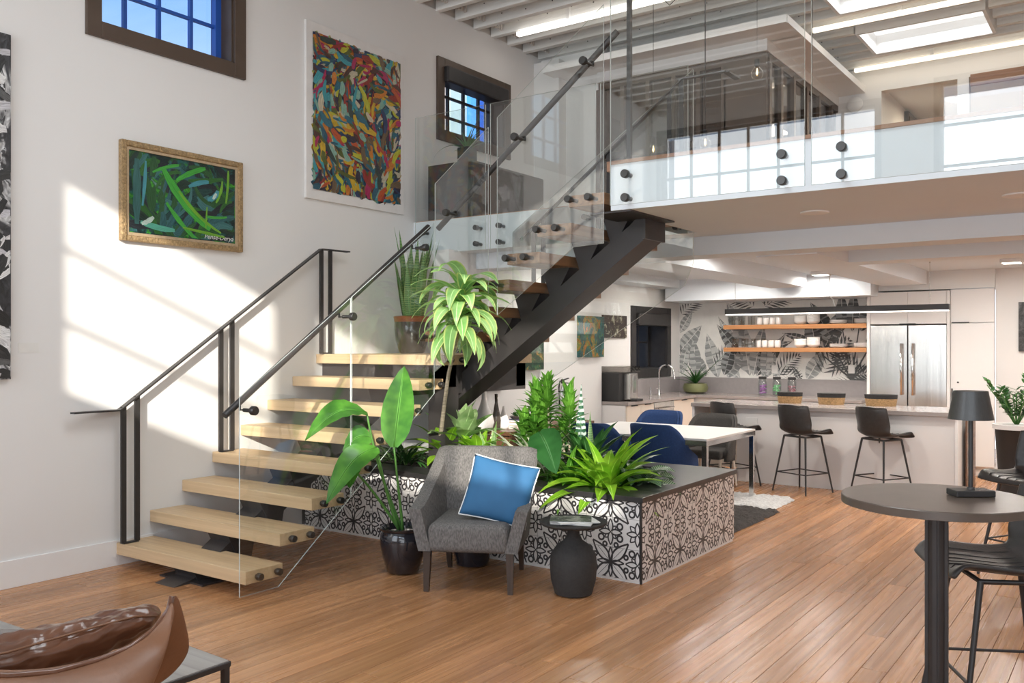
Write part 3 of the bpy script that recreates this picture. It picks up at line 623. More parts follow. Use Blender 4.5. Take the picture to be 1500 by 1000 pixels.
gpanel('glass_balustrade', [(-4.65, gy, 1.44), (-4.115, gy, g2b(-4.115)), (-4.115, gy, g2t(-4.115)), (-4.65, gy, g2t(-4.65))], (0, -1, 0), .008, 'clear glass panel at the landing where the upper flight begins', 'clear glass stair balustrades')
gpanel('glass_balustrade', [(-4.03, gy, g2b(-4.03)), (-3.35, gy, g2b(-3.35)), (-3.10, gy, 2.37), (-3.10, gy, g2t(-3.10)), (-4.03, gy, g2t(-4.03))], (0, -1, 0), .008, 'clear glass panel on the near side of the shade-toned upper treads', 'clear glass stair balustrades')
gpanel('glass_balustrade', [(-5.0, 7.07, 1.30), (-4.7, 7.07, 1.25), (-3.2, 7.07, g2b(-3.2) - .3), (-3.12, 7.07, 2.35), (-3.12, 7.07, 4.0), (-5.0, 7.07, 2.75)], (0, 1, 0), .012, 'clear glass panel on the far side of the shade-toned upper treads', 'clear glass stair balustrades')
for k, (a, b, lab) in enumerate(((-3.06, -1.70, 'clear glass panel on the white loft edge nearest the stair top'), (-1.66, -.28, 'clear glass panel on the white loft edge, right of the one at the stair top'), (-.24, 1.2, 'clear glass panel on the white loft edge at the right end'))):
    o = gpanel('loft_glass_panel', [(a, 5.53, 2.635), (b, 5.53, 2.635), (b, 5.53, 4.12), (a, 5.53, 4.12)], (0, -1, 0), .014, lab, 'glass panels of the loft edge')
    for xx in ((a + .12, b - .14) if k == 0 else (a + .182, b - .15)):
        for zz in (2.845, 2.68):
            m = MB(); m.lathe([(.016, 0), (.016, -.06)], (xx, 5.598, zz), 12, axis='Y'); m.lathe([(.03, -.068), (.03, -.10), (.027, -.105)], (xx, 5.598, zz), 18, axis='Y'); obj('standoff', m, M['knob'], o, world=True, smooth=True, angle=40)
for a, b, lab in ((-6.22, -5.30, 'clear glass panel on the white walkway edge in front of the low dark cabinet'), (-5.24, -4.05, 'clear glass panel on the walkway edge, right of the dark cabinet'), (-4.0, -3.15, 'clear glass panel on the walkway edge behind the top of the stairs')):
    o = gpanel('walkway_glass_panel', [(a, 7.04, 2.60), (b, 7.04, 2.60), (b, 7.04, 4.03), (a, 7.04, 4.03)], (0, -1, 0), .012, lab, 'glass panels of the walkway edge')
    for xx in (a + .12, b - .1):
        for zz in (2.82, 2.66):
            m = MB(); m.lathe([(.015, 0), (.015, -.04)], (xx, 7.098, zz), 12, axis='Y'); m.lathe([(.027, -.072), (.027, -.11)], (xx, 7.098, zz), 16, axis='Y'); m.lathe([(.015, -.04), (.015, -.075)], (xx, 7.098, zz), 12, axis='Y'); obj('standoff', m, M['knob'], o, world=True, smooth=True, angle=40)
# ---- handrails
def handrail(name, a, b, out, brk, label):
    a, b = Vector(a), Vector(b); o = thing(name, (a.x, a.y, a.z), 0, label, 'handrail', 'round handrails on the stair glass')
    obj('rail', MB().tube([a, b], .023, 14), M['black'], o, world=True, smooth=True, angle=40)
    for t_ in brk:
        p = a.lerp(b, t_); q = p + Vector(out) * .07 + Vector((0, 0, -.055)); e = p + Vector(out) * .09
        m = MB(); m.tube([p, p + Vector((0, 0, -.055)), q], .008, 8)
        c = 'X' if abs(out[0]) else 'Y'; s_ = (out[0] or out[1])
        m.lathe([(.013, -.03 * s_), (.013, .055 * s_), (.03, .056 * s_), (.03, .085 * s_), (.026, .09 * s_)], (q.x, q.y, q.z), 16, axis=c)
        obj('bracket', m, M['knob'], o, world=True, smooth=True, angle=40)
    return o
handrail('handrail', (-4.81, 3.60, 1.20), (-4.81, 5.60, 2.63), (1, 0, 0), (.06, .5, .9), 'black round handrail climbing beside the oak lower flight')
handrail('handrail', (-4.68, 5.57, 2.60), (-3.03, 5.57, 3.87), (0, -1, 0), (.12, .52, .88), 'black round handrail climbing beside the shade-toned upper flight')
# wall-side steel railing
def flat_railing(name, path, posts, label):
    o = thing(name, path[1], 0, label, 'railing', 'flat bar railings on paired posts')
    m = MB()
    for a, b in zip(path, path[1:]): m.bar(a, b, .05, .012)
    obj('top_rail', m, M['black'], o, world=True)
    for (p, dz, top, ax) in posts:
        for s_ in (-.055, .055):
            d = Vector((0, s_, 0)) if ax == 'y' else Vector((s_, 0, 0)); q = Vector(p) + d
            obj('post', MB().box((q.x - .009 if ax == 'y' else q.x - .02, q.y - .02 if ax == 'y' else q.y - .009, q.z), (q.x + .009 if ax == 'y' else q.x + .02, q.y + .02 if ax == 'y' else q.y + .009, top(q) )), M['black'], o, world=True)
        d = Vector((0, .06, 0)) if ax == 'y' else Vector((.06, 0, 0)); q = Vector(p)
        obj('foot_bar', MB().bar(q - d, q + d, .036, .012), M['black'], o, world=True)
    return o
xr = -6.2
zr = lambda q: 1.17 + (q.y - 3.71) * (2.54 - 1.17) / (5.70 - 3.71)
flat_railing('metal_railing', [(xr, 3.36, 1.17), (xr, 3.71, 1.17), (xr, 5.70, 2.54), (xr, 6.05, 2.545)], [((xr, 3.80, .178), 0, zr, 'y'), ((xr, 4.66, .778), 0, zr, 'y'), ((xr, 5.76, 1.58), 0, lambda q: min(2.54, zr(q)), 'y')], 'black flat steel railing on paired posts along the white wall')
obj('wall_return', MB().bar((xr, 3.36, 1.17), (XW, 3.80, 1.165), .05, .012), M['black'], bpy.data.objects['metal_railing'], world=True)
zr2 = lambda q: 3.07 + (q.x + 4.3) * .75
flat_railing('metal_railing', [(-4.85, 7.0, 2.66), (-3.18, 7.0, 3.91), (-2.80, 7.0, 3.905), (-2.80, 7.25, 3.905)], [((-4.65, 7.0, 1.97), 0, zr2, 'x'), ((-3.95, 7.0, 2.36), 0, zr2, 'x'), ((-3.25, 7.0, 2.76), 0, zr2, 'x')], 'black flat steel railing on the far side of the shade-toned upper flight')
solo('steel_pole', MB().box((-2.985, 5.62, LF_Z + .012), (-2.955, 5.65, 5.3)), M['black'], 'thin black vertical pole at the loft corner above the stair top', 'pole')
# ================================================================== PLANTER
pl = thing('tiled_planter', (-4.5, 6.3, 0), 0, 'long low planter under the stairs clad in black and white patterned tiles', 'planter')
m = MB(); m.box((-6.28, 5.545, 0), (-2.835, 5.70, .56)); m.box((-3.0, 5.7, 0), (-2.835, 7.22, .56)); m.box((-6.28, 7.06, 0), (-3.0, 7.22, .56)) if False else None
m.box((-5.69, 7.06, 0), (-3.0, 7.22, .56)); m.box((-6.28, 5.7, 0), (-6.2, 6.94, .56)); obj('planter_wall', m, M['blackm'], pl, world=True)
obj('soil', MB().box((-6.2, 5.7, .3), (-3.0, 6.94, .555)).box((-5.69, 6.94, .3), (-3.0, 7.06, .555)), M['soil'], pl, world=True)
for a, b in (((-6.28, 5.505, .567), (-4.62, 5.80, .605)), ((-4.618, 5.505, .567), (-2.80, 5.80, .605)), ((-3.38, 5.802, .567), (-2.80, 7.25, .605)), ((-5.69, 6.98, .567), (-3.382, 7.25, .605))):
    obj('cap_slab', MB().box(a, b, .003), M['slab'], pl, world=True)
TS = .212
def tile_mesh(u0, v0, hh=TS - .0025):
    m = MB(); x1 = TS - .0025; pts = [(0, 0, 0), (x1, 0, 0), (x1, 0, hh), (0, 0, hh)]; m.norecalc = True
    m.poly(pts, uvs=[(u0 + q[0] / (2 * TS), v0 + q[2] / (2 * TS)) for q in pts]); b = [(q[0], .009, q[2]) for q in pts]
    for i in range(4): j = (i + 1) % 4; m.poly([pts[i], b[i], b[j], pts[j]], uvs=[(.5, .25)] * 4)
    return m.mesh('tile', M['tile'])
TM = {(c, r): tile_mesh(.54 + .5 * c, (.25, .75, .25)[r], (TS - .0025, TS - .0025, .565 - (.019 + 2 * TS))[r]) for c in (0, 1) for r in (0, 1, 2)}
def put_tile(me, q, rz):
    o = link(bpy.data.objects.new('tile', me), pl); o.location = Vector(q) - Vector(pl.location); o.rotation_euler = (0, 0, rz)
for k in range(16):
    for j in range(3): put_tile(TM[(k % 2, j)], (-2.838 - (k + 1) * TS, 5.535, .019 + j * TS), 0)
for k in range(8):
    for j in range(3): put_tile(TM[((k + 1) % 2, j)], (-2.825, 5.548 + k * TS, .019 + j * TS), R(90))
obj('corner_trim', MB().box((-2.838, 5.535, 0), (-2.824, 5.549, .567)), M['black'], pl, world=True)
obj('skirting_strip', MB().box((-6.28, 5.54, 0), (-2.83, 5.546, .018)).box((-2.834, 5.54, 0), (-2.828, 7.22, .018)), M['trimw'], pl, world=True)
# ================================================================== KITCHEN
CZ = .93
# back run of cabinets with worktop
kb = thing('base_cabinet', (-4.0, 12.55, 0), 0, 'white base cabinets along the mural wall', 'cabinet')
obj('carcass', MB().box((-5.94, 12.22, .1), (-3.0, 12.94, .885)), M['cab'], kb, world=True)
for k in range(5):
    x0 = -5.05 + k * .41; d = obj('door', MB().box((x0 + .003, 12.2, .12), (x0 + .405, 12.22, .88), .002), M['cab'], kb, world=True)
    obj('handle', MB().box((x0 + .1 , 12.185, .872), (x0 + .3, 12.2, .884)), M['black'], d, world=False) if False else None
    h = obj('handle', MB().box((-.1, -.008, 0), (.1, .008, .012)), M['black'], d); h.location = Vector((x0 + .2, 12.192, .872)) - Vector(kb.location)
kl = thing('base_cabinet', (-5.6, 11.2, 0), 0, 'pale wood base cabinets under the kitchen window with black tab pulls', 'cabinet')
obj('carcass', MB().box((-5.94, 10.07, .1), (-5.37, 10.853, .885)), M['cab'], kl, world=True); obj('carcass', MB().box((-5.94, 11.468, .1), (-5.37, 12.2, .885)), M['cab'], kl, world=True)
for y0, y1, z0, z1 in ((10.09, 10.47, .64, .88), (10.09, 10.47, .37, .63), (10.09, 10.47, .12, .36), (10.475, 10.85, .64, .88), (10.475, 10.85, .12, .63), (11.47, 12.15, .12, .88)):
    d = obj('drawer' if z1 - z0 < .4 else 'door', MB().box((-5.37, y0, z0), (-5.35, y1, z1), .002), M['birch'], kl, world=True)
    h = obj('handle', MB().box((-.008, -.08, 0), (.008, .08, .012)), M['black'], d); h.location = Vector((-5.343, (y0 + y1) / 2, z1 - .01)) - Vector(kl.location)
dwr = solo('dishwasher', MB().box((-5.90, 10.855, .12), (-5.345, 11.465, .884), .003), M['steel'], 'stainless steel dishwasher front under the kitchen window', 'dishwasher', loc=(-5.4, 11.16, .12))
obj('handle', MB().tube([(-5.31, 10.93, .80), (-5.31, 11.39, .80)], .012, 10).tube([(-5.345, 10.97, .80), (-5.31, 10.97, .80)], .008, 8).tube([(-5.345, 11.35, .80), (-5.31, 11.35, .80)], .008, 8), M['chrome'], dwr, world=True, smooth=True, angle=40)
m = MB(); m.box((-5.94, 10.06, .89), (-5.32, 12.94, CZ), .003); m.box((-5.32, 12.17, .89), (-3.0, 12.94, CZ), .003)
solo('worktop', m, M['counter'], 'grey stone L-shaped worktop along the window and mural walls', 'worktop')
solo('backsplash', MB().box((-5.93, 12.925, CZ), (-3.0, 12.945, 1.165)), M['splash'], 'grey stone upstand below the leaf mural', 'backsplash')
solo('backsplash', MB().box((-5.945, 10.07, CZ), (-5.925, 12.92, 1.165)), M['splash'], 'taupe upstand below the kitchen window', 'backsplash')
# fridge and tall cabinets
fr = thing('refrigerator', (-2.53, 12.95, .1), 0, 'stainless steel double door refrigerator set into white cabinets', 'refrigerator')
obj('body', MB().box((-3.0, 12.66, .1), (-2.06, 12.94, 1.925)), M['blackm'], fr, world=True)
for a, b, hx in ((-3.0, -2.535, -2.60), (-2.525, -2.06, -2.46)):
    d = obj('door', MB().box((a, 12.6, .14), (b, 12.66, 1.92), .006), M['steel'], fr, world=True)
    m = MB(); m.tube([(hx, 12.54, 1.0), (hx, 12.54, 1.68)], .016, 12); m.tube([(hx, 12.54, 1.04), (hx, 12.6, 1.04)], .01, 8); m.tube([(hx, 12.54, 1.64), (hx, 12.6, 1.64)], .01, 8)
    h = link(bpy.data.objects.new('handle', m.mesh('handle', M['chrome'], True, Vector(fr.location))), d)
tc_ = thing('tall_cabinet', (-2.2, 12.95, 0), 0, 'white tall cabinets over and beside the refrigerator', 'cabinet')
obj('side_panel', MB().box((-3.045, 12.6, 0), (-3.003, 12.94, 2.36)), M['cab'], tc_, world=True)
for a, b in ((-3.0, -2.53), (-2.527, -2.06)):
    d = obj('door', MB().box((a, 12.6, 1.935), (b, 12.62, 2.36), .002), M['cab'], tc_, world=True)
obj('side_panel', MB().box((-2.055, 12.58, 0), (-2.02, 12.94, 2.36)), M['cab'], tc_, world=True)
obj('carcass', MB().box((-3.0, 12.625, 1.935), (-2.06, 12.94, 2.36)).box((-2.018, 12.625, .12), (-1.52, 12.69, 2.37)), M['cab'], tc_, world=True)
obj('door', MB().box((-2.015, 12.6, .12), (-1.52, 12.62, 1.935), .002), M['cab'], tc_, world=True)
obj('door', MB().box((-2.015, 12.6, 1.945), (-1.52, 12.62, 2.37), .002), M['cab'], tc_, world=True)
for x, z in ((-2.53, 1.93), (-1.9, 1.94)): obj('pull', MB().box((x - .1, 12.585, z), (x + .1, 12.6, z + .012)), M['black'], tc_, world=True)
obj('pull', MB().box((-2.005, 12.585, .93), (-1.99, 12.6, 1.1)), M['black'], tc_, world=True)
obj('lock', MB().lathe([(.012, 0), (.012, -.01)], (-1.93, 12.6, 1.18), 12, axis='Y'), M['black'], tc_, world=True)
obj('toe_kick', MB().box((-2.0, 12.66, 0), (-1.52, 12.69, .118)), M['trimw'], tc_, world=True)
# shelves
def shelf(z, lab):
    s_ = solo('floating_shelf', MB().box((-5.08, 12.60, z - .062), (-3.05, 12.92, z), .004), M['shelfw'], lab, 'shelf', 'floating wooden shelves'); return s_
S1, S2 = 1.952, 1.622
shelf(S1, 'upper floating orange wood shelf on the mural wall'); shelf(S2, 'lower floating orange wood shelf on the mural wall')
ORD = ['bottom', 'second from the bottom', 'third from the bottom', 'fourth from the bottom', 'topmost']; OL = ['first', 'second', 'third', 'fourth', 'fifth', 'sixth', 'seventh']
def crock(kind, x, y, z, sh, w_=''):
    c = (x, y, z)
    if kind == 'tumbler': return solo('tumbler', MB().lathe([(.028, 0), (.034, .13), (.031, .13), (.026, .008)], c, 14), M['jar'], '%s clear glass tumbler from the left on the %s shelf' % (w_, sh), 'glass', 'tumblers on the %s shelf' % sh, True, loc=c)
    if kind == 'mug':
        o = solo('mug', MB().lathe([(.036, 0), (.044, .02), (.044, .095), (.038, .105), (.036, .1), (.034, .01)], c, 16), M['white'], '%s white mug from the left on the %s shelf' % (w_, sh), 'mug', 'white mugs on the %s shelf' % sh, True, loc=c)
        return o
    if kind == 'bowl': return solo('bowl', MB().lathe([(.045, 0), (.085, .03), (.092, .06), (.086, .06), (.04, .01)], c, 20), M['white'], 'white bowl, %s bowl stack on the %s shelf' % (w_, sh), 'bowl', 'stacked white bowls on the %s shelf' % sh, True, loc=c)
    if kind == 'plate': return solo('plate', MB().lathe([(.07, 0), (.12, .016), (.122, .02), (.07, .008)], c, 22), M['white'], 'white plate, %s plate stack on the %s shelf' % (w_, sh), 'plate', 'stacked white plates on the %s shelf' % sh, True, loc=c)
for z, sh in ((S1, 'upper'), (S2, 'lower')):
    for k in range(7): crock('tumbler', -4.98 + k * .075 - (.05 if sh == 'upper' else 0), 12.68 if k % 2 else 12.76, z, sh, OL[k])
    for k in range(4): crock('mug', -4.56 + k * .094 - (.02 if sh == 'lower' else 0), 12.70, z, sh, OL[k])
    for xx, n in ((-3.98, 4), (-3.80, 5)):
        for k in range(n): crock('bowl', xx, 12.74, z + k * .022, sh, ORD[k] + ' of the ' + ('left' if n == 4 else 'right'))
    for xx, n in ((-3.46, 4), (-3.13, 5)):
        for k in range(n): crock('plate', xx, 12.76, z + k * .012, sh, ORD[k] + ' of the ' + ('left' if n == 4 else 'right'))
# mural: flat printed foliage
mu = thing('leaf_mural', (-4.5, 12.948, 1.16), 0, 'black and white tropical leaf mural covering the kitchen wall', 'mural')
obj('paper', MB().box((-5.94, 12.944, 1.166), (-3.05, 12.949, 2.305)), M['paper'], mu, world=True)
def clampm(q): return Vector((min(-3.052, max(-5.935, q.x)), q.y, min(2.303, max(1.168, q.z))))
def flatleaf(c, ang, ln, wd, ink, y, ribs=8):
    """a printed leaf: half-lobes beside a pale rib, flat on the wall"""
    c = Vector((c[0], y, c[1])); a = R(ang); d = Vector((math.cos(a), 0, math.sin(a))); n_ = Vector((-math.sin(a), 0, math.cos(a)))
    m = MB()
    for s_ in (1, -1):
        k = 30; e = [c + d * (ln * i / k) + n_ * (s_ * wd / 2 * math.sin(PI * (i / k) ** .8)) for i in range(k + 1)]; r = [c + d * (ln * i / k) + n_ * s_ * .004 for i in range(k + 1)]
        for i in range(k):
            g = .10 if (i % 5 == 0) else 0
            m.poly([clampm(q) for q in (r[i], e[i].lerp(r[i], g), e[i + 1], r[i + 1])], mi=1 if (i % 5 == 0) != (s_ > 0 and i % 5 in (1, 2)) else 0)
    return obj('printed_leaf', m, [M[ink], M['ink2' if ink == 'ink1' else 'ink3' if ink == 'ink2' else 'ink2']], mu, world=True)
def frond(c, ang, ln, n, y, ink='ink1', sp=1.0):
    a = R(ang); m = MB()
    for s_ in (1, -1):
        for i in range(n):
            u = (i + 1) / (n + 1); bend = a - R(35) * u * (1 if math.cos(a) > 0 else -1)
            p = Vector((c[0] + math.cos((a + bend) / 2) * ln * u, y, c[1] + math.sin((a + bend) / 2) * ln * u)); q = bend + s_ * R(55 - 20 * u)
            l = ln * .42 * math.sin(PI * min(.95, u * .8 + .2)) * sp; t_ = Vector((math.cos(q), 0, math.sin(q))); nn = Vector((-t_.z, 0, t_.x)) * ln * .022
            if clampm(p) == p or True: m.poly([clampm(q) for q in (p, p + t_ * l * .5 + nn, p + t_ * l, p + t_ * l * .5 - nn)])
    return obj('printed_frond', m, M[ink], mu, world=True)
random.seed(3)
yl = 12.9435
def nl():
    global yl; yl -= .00025; return yl
frond((-5.93, 2.10), 55, .5, 9, nl()); frond((-4.70, 2.20), 140, .55, 9, nl()); frond((-4.62, 2.20), 40, .6, 10, nl()); frond((-4.55, 2.2), 90, .3, 6, nl())
flatleaf((-5.94, 1.55), 48, .55, .26, 'ink2', nl()); flatleaf((-5.94, 1.85), 58, .42, .16, 'ink3', nl())
for c, a_, l, w_, i_ in (((-4.85, 1.25), 118, .95, .24, 'ink2'), ((-4.8, 1.2), 100, .9, .26, 'ink3'), ((-4.75, 1.2), 78, .8, .24, 'ink2'), ((-4.7, 1.2), 55, .75, .22, 'ink1'), ((-4.95, 1.15), 135, .75, .22, 'ink3'), ((-4.7, 1.5), 22, .6, .14, 'ink1'), ((-4.9, 1.75), 115, .62, .22, 'ink3'), ((-5.3, 1.16), 105, .7, .25, 'ink3'), ((-5.5, 1.16), 125, .55, .24, 'ink2'), ((-4.6, 1.16), 65, .45, .2, 'ink2'), ((-5.15, 1.16), 60, .5, .2, 'ink2')):
    flatleaf(c, a_, l, w_, i_, nl())
for c, a_, l in (((-5.75, 1.2), 110, .55), ((-5.35, 1.3), 60, .5), ((-4.4, 1.18), 60, .5), ((-4.5, 1.16), 20, .5)): frond(c, a_, l, 9, nl())
for c, a_, l, w_, i_ in (((-5.9, 1.2), 80, .5, .16, 'ink3'), ((-5.65, 1.17), 95, .6, .2, 'ink2'), ((-5.05, 1.3), 82, .95, .2, 'ink2'), ((-4.95, 1.5), 128, .6, .18, 'ink1'), ((-4.55, 1.2), 88, .55, .2, 'ink3'), ((-4.35, 1.17), 120, .3, .12, 'ink3'), ((-5.2, 1.2), 75, .5, .2, 'ink1')):
    flatleaf(c, a_, l, w_, i_, nl())
# palm on the right
tr = MB()
for a_ in (-48, -28, -8, 10, 30, 50):
    a = R(90 + a_); p = Vector((-3.33, nl(), 1.18)); t_ = Vector((math.cos(a), 0, math.sin(a))); n_ = Vector((-t_.z, 0, t_.x)) * .007
    tr.poly([p - n_ * 2, p + n_ * 2, p + t_ * .72 + n_, p + t_ * .72 - n_])
obj('printed_stems', tr, M['ink1'], mu, world=True, kind='stuff')
for c, a_, l, w_, i_ in (((-3.82, 1.6), 100, .5, .26, 'ink1'), ((-3.7, 1.62), 65, .6, .26, 'ink1'), ((-3.45, 1.85), 92, .58, .18, 'ink1'), ((-3.32, 1.85), 88, .6, .17, 'ink1'), ((-3.2, 1.85), 70, .5, .2, 'ink1'), ((-3.6, 1.75), 120, .6, .24, 'ink1'), ((-3.1, 1.6), 60, .3, .2, 'ink1'), ((-3.9, 1.72), 165, .42, .11, 'ink1'), ((-3.75, 1.65), 260, .25, .12, 'ink1'), ((-3.95, 1.16), 60, .5, .22, 'ink2'), ((-4.05, 1.16), 120, .22, .08, 'ink1')): flatleaf(c, a_, l, w_, i_, nl())
for c, a_, l in (((-3.75, 1.2), 70, .7), ((-3.65, 1.17), 25, .6), ((-3.15, 1.2), 130, .55), ((-3.3, 1.16), 40, .4), ((-3.45, 1.3), 95, .5)): frond(c, a_, l, 10, nl())
for x, z in ((-4.42, 1.30), (-3.33, 1.32)): solo('wall_outlet', MB().box((x - .045, 12.925, z - .06), (x + .045, 12.94, z + .06), .004), M['plastic'], 'white electrical outlet plate on the mural, %s' % ('above the candy jars' if x < -4 else 'right of the bowls'), 'outlet')
# island
il = thing('kitchen_island', (-3.0, 10.9, 0), 0, 'white kitchen island with grey stone top', 'kitchen island')
obj('body', MB().box((-4.05, 10.47, 0), (-1.63, 10.9, .885)), M['cab'], il, world=True)
obj('worktop', MB().box((-4.62, 10.40, .89), (-1.60, 11.35, .935), .003), M['counter'], il, world=True)
obj('end_panel', MB().box((-1.63, 10.44, 0), (-1.60, 11.3, .885), .002), M['trimw'], il, world=True)
obj('end_panel', MB().box((-4.62, 10.44, 0), (-4.59, 11.3, .885), .002), M['trimw'], il, world=True)
obj('wood_panel', MB().box((-1.565, 10.7, 0), (-1.55, 11.3, .885)), M['dwood'], il, world=True)
obj('shelf_niche', MB().box((-4.59, 10.9, .1), (-1.64, 11.3, .885)), M['birch'], il, world=True)
obj('outlet', MB().box((-3.93, 10.462, .68), (-3.79, 10.47, .78), .002), M['plastic'], il, world=True)
for p, s_, lab in ((P(1155, 584, z=.99), .155, 'left one, behind the middle stool'), (P(1216, 586, z=.99), .165, 'middle one'), (P(1289, 588, z=.99), .185, 'right one, beside the refrigerator')):
    b = thing('woven_basket', (p.x, p.y + .05, .936), R(10), 'oval seagrass basket with black rim on the island, ' + lab, 'basket', 'woven baskets on the island')
    def ov(r0, z0, r1, z1, th=.012):
        mm = MB(); mm.lathe([(r0 - th, z0 + .002), (r0, z0), (r1, z1), (r1 - th, z1)], (0, 0, 0), 24)
        for v in mm.bm.verts: v.co.y *= .62
        return mm
    obj('body', ov(s_ * .88, 0, s_ * .97, .085), M['basket'], b, smooth=True, angle=40); obj('rim_band', ov(s_ * .97, .086, s_ * 1.0, .135), M['bbasket'], b, smooth=True, angle=40)
for x, cm, lab in ((-4.485, 'candy1', 'purple'), (-4.275, 'candy2', 'green'), (-4.06, 'candy3', 'red')):
    j = thing('candy_jar', (x, 12.6, CZ), 0, 'clear jar of %s wrapped candy with black lid on the back worktop' % lab, 'jar', 'candy jars on the back worktop')
    obj('jar_glass', MB().lathe([(.055, 0), (.062, .02), (.062, .20), (.05, .235), (.047, .235), (.059, .2), (.059, .01)], (0, 0, 0), 20), M['jar'], j, smooth=True, angle=50)
    obj('lid', MB().lathe([(.055, .236), (.055, .268), (.05, .272)], (0, 0, 0), 20), M['blackm'], j, smooth=True, angle=40)
    m = MB()
    for k in range(26):
        v = Vector((random.uniform(-.035, .035), random.uniform(-.035, .035), .03 + random.random() * .12)); s_ = .016
        m.box(v - Vector((s_, s_ * .7, s_ * .6)), v + Vector((s_, s_ * .7, s_ * .6)), .004, seg=1)
    obj('candy', m, M[cm], j, kind='stuff')
# coffee machine, faucet, plant
cm = thing('coffee_machine', (-5.55, 10.35, CZ), 0, 'black coffee machine with silver front on the worktop end', 'coffee machine')
obj('housing', MB().box((-.30, -.22, 0), (.06, .14, .37), .01), M['blackm'], cm); obj('front_panel', MB().box((.06, -.10, .02), (.16, .12, .36), .012), M['steel'], cm)
obj('dispensing_slot', MB().box((.158, -.03, .1), (.165, .05, .33), .003), M['chrome'], cm); obj('drip_tray', MB().box((.16, -.08, 0), (.24, .10, .03), .004), M['blackm'], cm)
obj('bean_hopper', MB().box((-.28, -.18, .372), (.10, .30, .45), .01), M['tint'], cm)
fc = thing('faucet', (-5.70, 11.72, CZ), 0, 'chrome gooseneck kitchen faucet below the window', 'faucet')
obj('spout', MB().tube([(0, 0, 0), (0, 0, .33)] + [(.0 + .115 * (1 - math.cos(a)), 0, .33 + .115 * math.sin(a)) for a in [PI * k / 10 for k in range(1, 11)]] + [(.245, 0, .24)], .014, 12), M['chrome'], fc, smooth=True, angle=60)
obj('base', MB().lathe([(.028, 0), (.028, .015), (.02, .03), (.02, .09)], (0, 0, 0), 16), M['chrome'], fc, smooth=True, angle=40); obj('lever', MB().tube([(0, 0, .08), (0, -.07, .11)], .007, 8), M['chrome'], fc, smooth=True)
solo('soap_dispenser', MB().lathe([(.02, 0), (.02, .08), (.01, .085), (.01, .13)], (-5.65, 11.35, CZ), 12), M['chrome'], 'small chrome soap pump beside the faucet', 'soap dispenser', smooth=True, angle=40)
kp = thing('potted_aloe', (-5.5, 12.55, CZ), 0, 'spiky dark green plant in an olive pot in the kitchen corner', 'potted plant')
obj('pot', MB().lathe([(.10, 0), (.17, .03), (.19, .09), (.17, .15), (.15, .155), (.14, .13)], (0, 0, 0), 24), M['olive'], kp, smooth=True, angle=40); obj('soil', MB().lathe([(.14, .12), (.14, .135)], (0, 0, 0), 16), M['soil'], kp)
for k in range(22):
    a = k * 137.5 % 360; l = .28 + .16 * random.random(); lf = random.uniform(25, 80)
    if k == 5: a, l, lf = 10, .72, 48
    obj('leaf', MB().blade((0, 0, .13), a, l, .04, lf, 35 if k != 5 else 5, 6, .5, .5), LF['dark'], kp, smooth=True)
# pendant, downlights, vents
pn = thing('linear_pendant', (-3.06, 10.9, 2.04), 0, 'long black linear pendant hanging over the kitchen island', 'pendant lamp')
obj('housing', MB().box((-4.36, 10.86, 2.048), (-1.755, 10.94, 2.115), .003), M['black'], pn, world=True); obj('diffuser', MB().box((-4.35, 10.87, 2.036), (-1.765, 10.93, 2.048)), M['ledw'], pn, world=True)
for x in (-4.235, -1.956): obj('suspension_cable', MB().tube([(x, 10.9, 2.115), (x, 10.9, 2.62)], .003, 6), M['steel'], pn, world=True); obj('ceiling_anchor', MB().tube([(x, 10.9, 2.58), (x, 10.9, 2.62)], .009, 8), M['steel'], pn, world=True)
obj('power_cord', MB().tube([(-3.0, 10.9, 2.115), (-3.02, 10.9, 2.2), (-3.06, 10.9, 2.24), (-3.06, 10.9, 2.62)], .006, 8), M['plastic'], pn, world=True)
area('pendant_glow', (-3.06, 10.9, 2.03), (0, 0, 0), 2.6, .06, 30, (1, .93, .84))
def downlight(x, y, z, sq, lab, pw=14):
    d = thing('square_downlight' if sq else 'round_downlight', (x, y, z), 0, lab, 'ceiling light', 'small lights of the lower ceiling')
    if sq: obj('housing', MB().box((-.11, -.11, -.045), (.11, .11, 0), .008), M['trimw'], d); obj('lens', MB().box((-.09, -.09, -.048), (.09, .09, -.0455)), M['spot'], d)
    else: obj('trim_ring', MB().lathe([(.085, 0), (.085, -.006), (.065, -.008), (.06, 0)], (0, 0, 0), 24), M['trimw'], d); obj('lens', MB().lathe([(.06, -.004), (.06, -.005)], (0, 0, 0), 20), M['spot'], d)
    if pw: area('downlight_glow', (x, y, z - .06), (0, 0, 0), .16, .16, pw, (1, .95, .88))
downlight(-1.22, 9.35, 2.62, True, 'square white ceiling light right of the long beam', 26); downlight(-1.2, 11.4, 2.62, True, 'square white ceiling light above the tall white cabinets', 26)
downlight(-3.45, 11.9, 2.62, True, 'square ceiling light above the middle of the shelves', 16); downlight(-5.0, 11.3, 2.62, False, 'round recessed downlight nearest the kitchen window', 20); downlight(-4.5, 11.6, 2.62, False, 'round recessed downlight above the left end of the shelves', 14)
area('lower_room_fill', (.8, 9.9, 2.55), (0, 0, 0), 2.2, 1.2, 70, (1, .96, .91))  # unseen fill lamp, added out of view to brighten the lower room
downlight(-3.3, 8.6, 2.62, False, 'added round fill light between the two long beams, hidden above the stairs end', 24); downlight(-5.1, 8.7, 2.62, False, 'added round fill light over the fire extinguisher wall', 20)  # both downlights are added as fill under the loft
